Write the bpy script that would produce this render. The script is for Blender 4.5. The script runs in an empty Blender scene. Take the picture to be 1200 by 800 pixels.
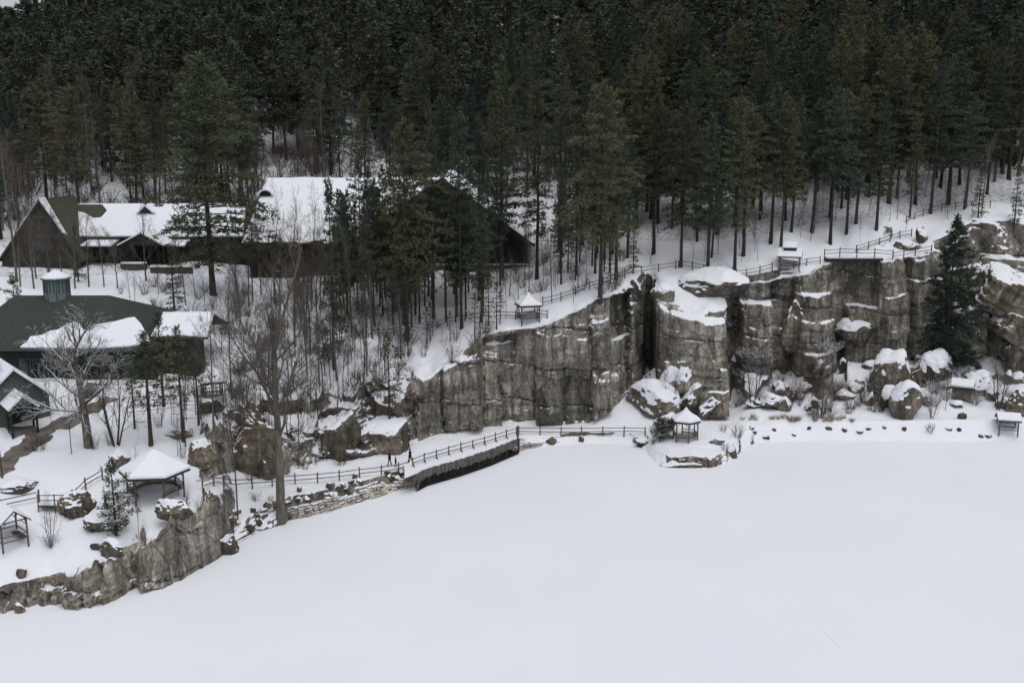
import bpy, math, random
import numpy as np
from mathutils import Vector, Matrix
from mathutils.bvhtree import BVHTree

R = math.radians
scene = bpy.context.scene
COL = scene.collection

# ------------------------------------------------------------------ camera
CAM_H = 40.0
PITCH = R(11.31)
F = 1200.0
cp, sp = math.cos(PITCH), math.sin(PITCH)
cam_d = bpy.data.cameras.new('camera')
cam = bpy.data.objects.new('camera', cam_d)
COL.objects.link(cam)
cam.location = (0, 0, CAM_H)
cam.rotation_euler = (math.pi / 2 - PITCH, 0, 0)
cam_d.sensor_width = 36
cam_d.lens = 36
cam_d.clip_end = 3000
scene.camera = cam


def ray(u, v):
    a, b = (u - 600) / F, (400 - v) / F
    return (a, cp + b * sp, -sp + b * cp)


def at_z(u, v, z):
    d = ray(u, v)
    t = (z - CAM_H) / d[2]
    return (d[0] * t, d[1] * t, z)


def at_y(u, v, Y):
    d = ray(u, v)
    t = Y / d[1]
    return (d[0] * t, Y, CAM_H + d[2] * t)


# ------------------------------------------------------------------ noise (numpy)
def _h(ix, iy, iz, s):
    n = (ix.astype(np.int64) * 374761393 + iy.astype(np.int64) * 668265263 + iz.astype(np.int64) * 2147483647 + s * 974634777)
    n = (n ^ (n >> 13)) * 1274126177
    n = n & 0xffffffff
    n = ((n ^ (n >> 16)) * 2246822519) & 0xffffffff
    return ((n ^ (n >> 13)) & 0xffffff) / float(0xffffff)


def cellhash(x, y, s=0):
    x = np.floor(x); y = np.floor(y)
    return _h(x, y, np.zeros_like(x), s)


def vnoise(x, y, z=None, s=0):
    x = np.asarray(x, float); y = np.asarray(y, float)
    z = np.zeros_like(x) if z is None else np.asarray(z, float)
    ix, iy, iz = np.floor(x), np.floor(y), np.floor(z)
    fx, fy, fz = x - ix, y - iy, z - iz
    fx = fx * fx * (3 - 2 * fx); fy = fy * fy * (3 - 2 * fy); fz = fz * fz * (3 - 2 * fz)
    r = 0
    for dx in (0, 1):
        for dy in (0, 1):
            for dz in (0, 1):
                w = (fx if dx else 1 - fx) * (fy if dy else 1 - fy) * (fz if dz else 1 - fz)
                r = r + w * _h(ix + dx, iy + dy, iz + dz, s)
    return r * 2 - 1


def fbm(x, y, z=None, s=0, o=4):
    r, a = 0, 1.0
    for i in range(o):
        k = 2.03 ** i
        r = r + a * vnoise(np.asarray(x) * k, np.asarray(y) * k, None if z is None else np.asarray(z) * k, s + i)
        a *= 0.5
    return r


# ------------------------------------------------------------------ mesh helpers
def mesh_np(name, V, Fc, smooth=False):
    """V: n x 3, Fc: list of (m x k) index arrays"""
    me = bpy.data.meshes.new(name)
    V = np.asarray(V, np.float32)
    me.vertices.add(len(V))
    me.vertices.foreach_set('co', V.ravel())
    if not isinstance(Fc, list):
        Fc = [Fc]
    Fc = [np.asarray(f, np.int32) for f in Fc if len(f)]
    nl = sum(f.size for f in Fc)
    npoly = sum(len(f) for f in Fc)
    me.loops.add(nl)
    me.polygons.add(npoly)
    me.loops.foreach_set('vertex_index', np.concatenate([f.ravel() for f in Fc]))
    ls, c = [], 0
    for f in Fc:
        k = f.shape[1]
        ls.append(c + np.arange(len(f)) * k)
        c += f.size
    me.polygons.foreach_set('loop_start', np.concatenate(ls).astype(np.int32))
    if smooth:
        me.polygons.foreach_set('use_smooth', np.ones(npoly, bool))
    me.update(calc_edges=True)
    me.validate()
    return me


class MB:
    """collects simple shapes, linked as one mesh"""
    def __init__(s):
        s.v = []; s.f = []

    def add(s, v, f):
        n = len(s.v)
        s.v += [tuple(p) for p in v]
        s.f += [tuple(i + n for i in q) for q in f]
        return s

    def box(s, x0, y0, z0, x1, y1, z1, rz=0, c=None):
        v = [(x, y, z) for z in (z0, z1) for (x, y) in ((x0, y0), (x1, y0), (x1, y1), (x0, y1))]
        if rz:
            cx, cy = c if c else ((x0 + x1) / 2, (y0 + y1) / 2)
            C, S = math.cos(rz), math.sin(rz)
            v = [(cx + (x - cx) * C - (y - cy) * S, cy + (x - cx) * S + (y - cy) * C, z) for x, y, z in v]
        return s.add(v, [(3, 2, 1, 0), (4, 5, 6, 7), (0, 1, 5, 4), (1, 2, 6, 5), (2, 3, 7, 6), (3, 0, 4, 7)])

    def tube(s, p0, p1, r0, r1=None, n=7, cap=True):
        r1 = r0 if r1 is None else r1
        p0, p1 = Vector(p0), Vector(p1)
        d = (p1 - p0)
        if d.length < 1e-6:
            return s
        d.normalize()
        a = d.cross(Vector((0, 0, 1)) if abs(d.z) < .9 else Vector((1, 0, 0))).normalized()
        b = d.cross(a)
        v = []
        for p, r in ((p0, r0), (p1, r1)):
            for k in range(n):
                t = 2 * math.pi * k / n
                v.append(p + a * (r * math.cos(t)) + b * (r * math.sin(t)))
        f = [(k, (k + 1) % n, n + (k + 1) % n, n + k) for k in range(n)]
        if cap:
            f += [tuple(range(n - 1, -1, -1)), tuple(range(n, 2 * n))]
        return s.add(v, f)

    def path(s, pts, r, n=6, rnd=None, wob=0):
        for i in range(len(pts) - 1):
            a, b = pts[i], pts[i + 1]
            s.tube(a, b, r, r, n)
        return s

    def prism(s, poly, y0, y1):
        """poly in x,z; extruded along y"""
        n = len(poly)
        v = [(x, y0, z) for x, z in poly] + [(x, y1, z) for x, z in poly]
        f = [tuple(range(n)), tuple(range(2 * n - 1, n - 1, -1))]
        f += [(i, i + n, (i + 1) % n + n, (i + 1) % n) for i in range(n)]
        return s.add(v, f)

    def slab(s, quad, t):
        """thick sheet: polygon of 3d points, thickened downwards by t along its normal"""
        P = [Vector(q) for q in quad]
        nrm = Vector((0, 0, 0))
        for i in range(len(P)):
            a, b = P[i], P[(i + 1) % len(P)]
            nrm += a.cross(b)
        nrm.normalize()
        if nrm.z < 0:
            P.reverse(); nrm = -nrm
        n = len(P)
        v = P + [p - nrm * t for p in P]
        f = [tuple(range(n)), tuple(range(2 * n - 1, n - 1, -1))]
        f += [(i, i + n, (i + 1) % n + n, (i + 1) % n) for i in range(n)]
        return s.add(v, f)

    def mesh(s, name='m', smooth=False):
        me = bpy.data.meshes.new(name)
        me.from_pydata(s.v, [], s.f)
        if smooth:
            me.polygons.foreach_set('use_smooth', [True] * len(me.polygons))
        me.update()
        return me

    def build(s, name, mat, parent=None, label=None, smooth=False, bevel=0):
        o = link(name, s.mesh(name, smooth), mat, parent, label)
        if bevel:
            b = o.modifiers.new('bevel', 'BEVEL'); b.width = bevel; b.segments = 2; b.limit_method = 'ANGLE'
        return o


def link(name, me, mat, parent=None, label=None):
    if mat is not None and not me.materials:
        me.materials.append(mat)
    o = bpy.data.objects.new(name, me)
    COL.objects.link(o)
    if parent is not None:
        o.parent = parent
    if label:
        o['label'] = label
    return o


def tag(o, label, cat, group=None, kind=None):
    o['label'] = label; o['category'] = cat
    if group: o['group'] = group
    if kind: o['kind'] = kind
    return o


def thing(name, label, cat, loc=(0, 0, 0), rz=0, group=None, scale=1):
    o = bpy.data.objects.new(name, None)
    o.empty_display_size = .3
    COL.objects.link(o)
    o.location = loc; o.rotation_euler = (0, 0, rz)
    o.scale = (scale,) * 3 if not hasattr(scale, '__len__') else scale
    return tag(o, label, cat, group)


def copy_tree(root, label, cat, loc, rz=0, scale=1, group=None, lean=(0, 0)):
    r = root.copy(); COL.objects.link(r)
    r.location = loc; r.rotation_euler = (lean[0], lean[1], rz)
    r.scale = (scale,) * 3 if not hasattr(scale, '__len__') else scale
    r['label'] = label; r['category'] = cat
    if 'group' in r.keys():
        del r['group']
    if group: r['group'] = group
    for ch in PARTS[root.name]:
        c = ch.copy(); COL.objects.link(c); c.parent = r
    return r


PARTS = {}


# ------------------------------------------------------------------ materials
def new_mat(name):
    m = bpy.data.materials.new(name); m.use_nodes = True
    nt = m.node_tree; nt.nodes.clear()
    out = nt.nodes.new('ShaderNodeOutputMaterial')
    b = nt.nodes.new('ShaderNodeBsdfPrincipled')
    nt.links.new(b.outputs[0], out.inputs[0])
    b.inputs['Specular IOR Level'].default_value = .25
    return m, nt, b


class NB:
    def __init__(s, nt): s.nt = nt

    def n(s, t, **k):
        x = s.nt.nodes.new('ShaderNode' + t)
        for a, b in k.items(): setattr(x, a, b)
        return x

    def l(s, a, b): s.nt.links.new(a, b)

    def pos(s, sc=(1, 1, 1), src='world'):
        m = s.n('Mapping'); m.inputs['Scale'].default_value = sc
        if src == 'world':
            g = s.n('NewGeometry'); s.l(g.outputs['Position'], m.inputs[0])
        else:
            g = s.n('TexCoord'); s.l(g.outputs['Object'], m.inputs[0])
        return m.outputs[0]

    def noise(s, vec, scale, detail=5, rough=.55, dist=0):
        x = s.n('TexNoise'); x.inputs['Scale'].default_value = scale
        x.inputs['Detail'].default_value = detail; x.inputs['Roughness'].default_value = rough
        x.inputs['Distortion'].default_value = dist
        s.l(vec, x.inputs['Vector'])
        return x.outputs['Fac']

    def ramp(s, fac, stops):
        r = s.n('ValToRGB'); s.l(fac, r.inputs[0])
        e = r.color_ramp.elements
        while len(e) < len(stops): e.new(.5)
        for el, (p, c) in zip(e, stops):
            el.position = p
            el.color = (c, c, c, 1) if not hasattr(c, '__len__') else (*c, 1)
        return r.outputs[0]

    def math(s, op, a, b=None, clamp=False):
        x = s.n('Math', operation=op); x.use_clamp = clamp
        for i, q in enumerate((a, b)):
            if q is None: continue
            if isinstance(q, (int, float)): x.inputs[i].default_value = q
            else: s.l(q, x.inputs[i])
        return x.outputs[0]

    def mix(s, fac, a, b, blend='MIX'):
        x = s.n('Mix', data_type='RGBA', blend_type=blend)
        for i, q in ((0, fac), (6, a), (7, b)):
            if isinstance(q, (int, float)): x.inputs[i].default_value = q
            elif hasattr(q, '__len__'): x.inputs[i].default_value = (*q, 1)
            else: s.l(q, x.inputs[i])
        return x.outputs[2]

    def bump(s, h, strength=.4, dist=.1, nrm=None):
        b = s.n('Bump'); b.inputs['Strength'].default_value = strength; b.inputs['Distance'].default_value = dist
        s.l(h, b.inputs['Height'])
        if nrm is not None: s.l(nrm, b.inputs['Normal'])
        return b.outputs[0]

    def maprange(s, v, a, b, c=0, d=1):
        m = s.n('MapRange'); s.l(v, m.inputs[0])
        for i, q in enumerate((a, b, c, d)): m.inputs[i + 1].default_value = q
        return m.outputs[0]


SNOW = (.80, .82, .87)


def snow_material(name, amp=.25):
    m, nt, b = new_mat(name); N = NB(nt)
    p = N.pos()
    big = N.noise(p, .05, 4)
    fine = N.noise(p, 2.5, 6, .6)
    med = N.noise(p, .35, 5)
    c = N.mix(N.maprange(big, .35, .65), (.775, .80, .86), (.81, .83, .875))
    N.l(c, b.inputs['Base Color'])
    b.inputs['Roughness'].default_value = .75
    h = N.math('ADD', N.math('MULTIPLY', fine, .12), N.math('MULTIPLY', med, .9))
    N.l(N.bump(h, amp, .25), b.inputs['Normal'])
    return m


def rocksnow_material(name, thr=.60, tint=(1, 1, 1), soft=.04, src='world', patchy=.5, crackw=.02, litter_shade=0, nzamp=.5):
    """bare rock where it is steep, snow lying where it is flat enough"""
    m, nt, b = new_mat(name); N = NB(nt)
    p = N.pos(src=src)
    streak = N.noise(N.pos((1.1, 1.1, .10), src), 1.0, 6, .62, .3)
    strata = N.noise(N.pos((.10, .10, 1.3), src), 1.0, 5, .6, .2)
    blot = N.noise(p, .22, 6, .62)
    fine = N.noise(p, 3.0, 7, .68)
    stain = N.noise(N.pos((.28, .28, .07), src), 1.0, 4, .6)
    t = [c for c in tint]
    def T(c): return tuple(a * q for a, q in zip(c, t))
    col = N.ramp(streak, [(.30, T((.052, .048, .042))), (.44, T((.150, .136, .116))), (.55, T((.285, .258, .220))), (.68, T((.50, .46, .40)))])
    col = N.mix(N.maprange(strata, .35, .62, 0, .75), col, T((.085, .078, .068)), 'MIX')
    col = N.mix(N.maprange(blot, .46, .70, 0, .55), col, T((.200, .152, .112)))
    grn = N.noise(p, .5, 5, .6)
    col = N.mix(N.maprange(grn, .52, .72, 0, .6), col, T((.062, .062, .050)))
    col = N.mix(N.maprange(stain, .52, .64, 0, .62), col, T((.036, .034, .031)))
    vc = N.n('TexVoronoi'); vc.inputs['Scale'].default_value = .33; N.l(N.pos((1, .6, .55), src), vc.inputs['Vector'])
    sv = N.n('SeparateColor'); N.l(vc.outputs['Color'], sv.inputs[0])
    col = N.mix(1, col, N.maprange(sv.outputs[0], 0, 1, .62, 1.35), 'MULTIPLY')
    grit = N.noise(p, 9.0, 5, .7)
    mott = N.math('MULTIPLY', N.maprange(fine, .3, .7, .5, 1.5), N.maprange(grit, .3, .7, .7, 1.3))
    col = N.mix(1, col, mott, 'MULTIPLY')
    vor = N.n('TexVoronoi', feature='DISTANCE_TO_EDGE'); vor.inputs['Scale'].default_value = .42
    vw = N.n('VectorMath', operation='ADD')
    vm = N.pos((1, 1, .55), src)
    wn = N.n('TexNoise'); wn.inputs['Scale'].default_value = .9; wn.inputs['Detail'].default_value = 5; N.l(vm, wn.inputs['Vector'])
    N.l(vm, vw.inputs[0]); N.l(wn.outputs['Color'], vw.inputs[1])
    N.l(vw.outputs[0], vor.inputs['Vector'])
    crack = N.maprange(vor.outputs['Distance'], 0, crackw, 0, 1)
    col = N.mix(N.maprange(crack, 0, 1, .6, 0), col, (.02, .018, .016))
    g = N.n('NewGeometry')
    sx = N.n('SeparateXYZ'); N.l(g.outputs['Normal'], sx.inputs[0])
    nz = N.math('ADD', sx.outputs[2], N.math('MULTIPLY', N.math('SUBTRACT', N.noise(p, 1.1, 6, .65), .5), nzamp))
    nz = N.math('ADD', nz, N.math('MULTIPLY', N.math('SUBTRACT', N.noise(p, .16, 4, .6), .5), patchy))
    snow = N.maprange(nz, thr, thr + soft, 0, 1)
    snowc = N.mix(N.maprange(N.noise(p, .3, 4), .4, .7), (.78, .80, .86), (.81, .83, .87))
    if litter_shade:
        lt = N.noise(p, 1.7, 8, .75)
        snowc = N.mix(N.maprange(lt, .48, .62, 0, litter_shade), snowc, (.10, .08, .065))  # needle litter on the snow, with the grey of forest shade painted in
    N.l(N.mix(snow, col, snowc), b.inputs['Base Color'])
    b.inputs['Roughness'].default_value = .85
    rockh = N.math('ADD', N.math('ADD', N.math('MULTIPLY', streak, .7), N.math('MULTIPLY', fine, .5)), N.math('MULTIPLY', crack, .35))
    snowh = N.math('MULTIPLY', N.noise(p, .8, 4), .5)
    hm = N.n('Mix'); N.l(snow, hm.inputs[0]); N.l(rockh, hm.inputs[2]); N.l(snowh, hm.inputs[3])
    N.l(N.bump(hm.outputs[0], .75, .35), b.inputs['Normal'])
    return m


def bark_material(name, c0, c1, snowthr=None, scale=6):
    m, nt, b = new_mat(name); N = NB(nt)
    p = N.pos((1, 1, .25), 'obj')
    n1 = N.noise(p, scale, 5, .7)
    oi = N.n('ObjectInfo')
    col = N.mix(N.maprange(n1, .35, .68), c0, c1)
    k = N.maprange(oi.outputs['Random'], 0, 1, .7, 1.3)
    col = N.mix(1, col, k, 'MULTIPLY')
    if snowthr is not None:
        g = N.n('NewGeometry'); sx = N.n('SeparateXYZ'); N.l(g.outputs['Normal'], sx.inputs[0])
        nz = N.math('ADD', sx.outputs[2], N.math('MULTIPLY', N.math('SUBTRACT', N.noise(N.pos(), 1.3, 3), .5), 1.0))
        col = N.mix(N.maprange(nz, snowthr, snowthr + .05), col, (.74, .76, .8))
    N.l(col, b.inputs['Base Color'])
    b.inputs['Roughness'].default_value = .9
    N.l(N.bump(n1, .6, .05), b.inputs['Normal'])
    return m


def foliage_material(name, c0, c1, c2, snow=0):
    m, nt, b = new_mat(name); N = NB(nt)
    p = N.pos(src='obj')
    clump = N.noise(p, .45, 4, .6)
    fine = N.noise(p, 4, 3, .6)
    oi = N.n('ObjectInfo')
    t = N.math('ADD', N.math('MULTIPLY', clump, .7), N.math('MULTIPLY', oi.outputs['Random'], .35))
    col = N.ramp(t, [(.30, c0), (.48, c1), (.66, c2)])
    col = N.mix(1, col, N.maprange(fine, .3, .7, .6, 1.4), 'MULTIPLY')
    if snow:
        g = N.n('NewGeometry'); sx = N.n('SeparateXYZ'); N.l(g.outputs['Normal'], sx.inputs[0])
        az = N.math('ABSOLUTE', sx.outputs[2])
        nz = N.math('ADD', az, N.math('MULTIPLY', N.math('SUBTRACT', N.noise(N.pos(), 1.0, 3), .5), 1.2))
        col = N.mix(N.maprange(nz, 1.25 - snow, 1.32 - snow), col, (.72, .74, .78))
    N.l(col, b.inputs['Base Color'])
    b.inputs['Roughness'].default_value = .8
    b.inputs['Specular IOR Level'].default_value = .1
    return m


def plain(name, c, var=.25, scale=5, rough=.8, stretch=(1, 1, 1), bump=.2):
    m, nt, b = new_mat(name); N = NB(nt)
    n1 = N.noise(N.pos(stretch, 'obj'), scale, 5, .65)
    col = N.mix(1, c, N.maprange(n1, .3, .7, 1 - var, 1 + var), 'MULTIPLY')
    N.l(col, b.inputs['Base Color']); b.inputs['Roughness'].default_value = rough
    N.l(N.bump(n1, bump, .05), b.inputs['Normal'])
    return m


M = {}
M['snow'] = snow_material('snow')
M['lake'] = snow_material('lake_snow', .12)
M['roofsnow'] = snow_material('roof_snow', .2)
M['cliff'] = rocksnow_material('cliff_rock_and_snow', .72, (1.24, 1.27, 1.29), patchy=1.35)
M['snowyrock'] = rocksnow_material('snowy_talus_rock', .20, (1.0, .98, .95), patchy=.25, nzamp=.15)
M['shore'] = rocksnow_material('shore_rock_and_snow', .80, (1.35, 1.37, 1.36), patchy=.8, crackw=.03)
M['ground'] = rocksnow_material('ground_rock_and_snow', .56, patchy=.2)
M['hill'] = rocksnow_material('hill_snow_litter_and_shade', .45, patchy=.2, litter_shade=.75)
M['boulder'] = rocksnow_material('boulder_rock_and_snow', .36, (.85, .82, .78), patchy=.12, nzamp=.12)
M['boulderbrown'] = rocksnow_material('brown_rock_and_snow', .60, (.98, .91, .82), patchy=.25, nzamp=.3)
M['stone'] = rocksnow_material('stacked_stone', .80, (2.0, 1.9, 1.75))
M['darkstone'] = rocksnow_material('dark_stone', .8, (.6, .55, .5))
M['bark_pine'] = bark_material('pine_bark', (.030, .024, .020), (.075, .062, .052))
M['bark_grey'] = bark_material('grey_bark', (.075, .065, .055), (.17, .155, .135), snowthr=1.02)
M['bark_snow'] = bark_material('snow_lined_bark', (.075, .063, .053), (.16, .145, .125), snowthr=.50)
M['bark_brown'] = bark_material('brown_twig_bark', (.055, .042, .033), (.13, .105, .085), snowthr=1.1)
M['twig_snow'] = bark_material('snowy_twig', (.06, .048, .04), (.15, .125, .10), snowthr=.15)
M['grass'] = bark_material('dry_grass', (.20, .15, .10), (.34, .27, .19))
M['leaf_green'] = foliage_material('pine_needles_green', (.042, .058, .040), (.072, .092, .055), (.105, .122, .068))
M['leaf_olive'] = foliage_material('pine_needles_olive', (.056, .061, .040), (.092, .095, .058), (.130, .125, .076))
M['leaf_dark'] = foliage_material('spruce_needles_dark', (.032, .048, .042), (.052, .073, .058), (.076, .098, .070))
M['leaf_spruce'] = foliage_material('spruce_needles_snow_flecked', (.022, .036, .030), (.040, .058, .044), (.062, .082, .055), snow=.18)
M['slab'] = rocksnow_material('tilted_slab_rock_and_thin_snow', .60, (1.2, 1.12, 1.0), patchy=1.2, nzamp=.9, crackw=.012, src='obj')
M['leaf_snow'] = foliage_material('snow_dusted_needles', (.035, .045, .028), (.06, .07, .035), (.09, .092, .048), snow=.42)
M['wood'] = plain('weathered_cedar', (.12, .098, .085), .4, 9, .85, (1, 1, .3))
M['wood_dark'] = plain('dark_stained_wood', (.045, .034, .028), .35, 6)
M['boards'] = plain('grey_boards', (.12, .112, .10), .85, 3, .85, (3, 3, .3))
M['brown_shingle'] = plain('brown_shingle', (.042, .038, .030), .3, 4)
M['lodge_wall'] = plain('dark_lodge_wall', (.024, .020, .018), .3, 3)
M['stone_wall'] = plain('brown_stone', (.085, .07, .056), .5, 2)
M['green_roof'] = plain('green_shingle', (.042, .052, .047), .22, 3, .9)
M['olive_roof'] = plain('olive_bare_roof', (.060, .064, .045), .25, 3, .9)
M['green_wall'] = plain('green_clapboard', (.085, .105, .094), .25, 4, .8, (.4, .4, 8))
M['dark_green'] = plain('dark_green_trim', (.018, .030, .024), .2, 4)
M['teal'] = plain('pale_teal_paint', (.15, .20, .20), .2, 4)
M['mud'] = plain('trodden_dirt', (.14, .12, .105), .55, .9, .9)
M['black_cloth'] = plain('black_cloth', (.010, .010, .013), .3, 8)
M['navy_cloth'] = plain('navy_cloth', (.014, .016, .026), .3, 8)
M['skin'] = plain('skin', (.42, .26, .19), .08, 8)
M['white_trim'] = plain('white_trim', (.55, .57, .6), .1, 4)
M['brass'] = plain('dark_metal', (.03, .03, .03), .2, 4)

gm, gnt, gb = new_mat('window_glass')
gb.inputs['Base Color'].default_value = (.02, .025, .03, 1); gb.inputs['Roughness'].default_value = .12
gb.inputs['Specular IOR Level'].default_value = .6
M['glass'] = gm
wm, wnt, wb_ = new_mat('painted_deck_shade')
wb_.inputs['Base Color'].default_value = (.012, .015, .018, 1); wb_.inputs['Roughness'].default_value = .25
M['water'] = wm  # near-black colour that paints the shade under the boardwalk
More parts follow.
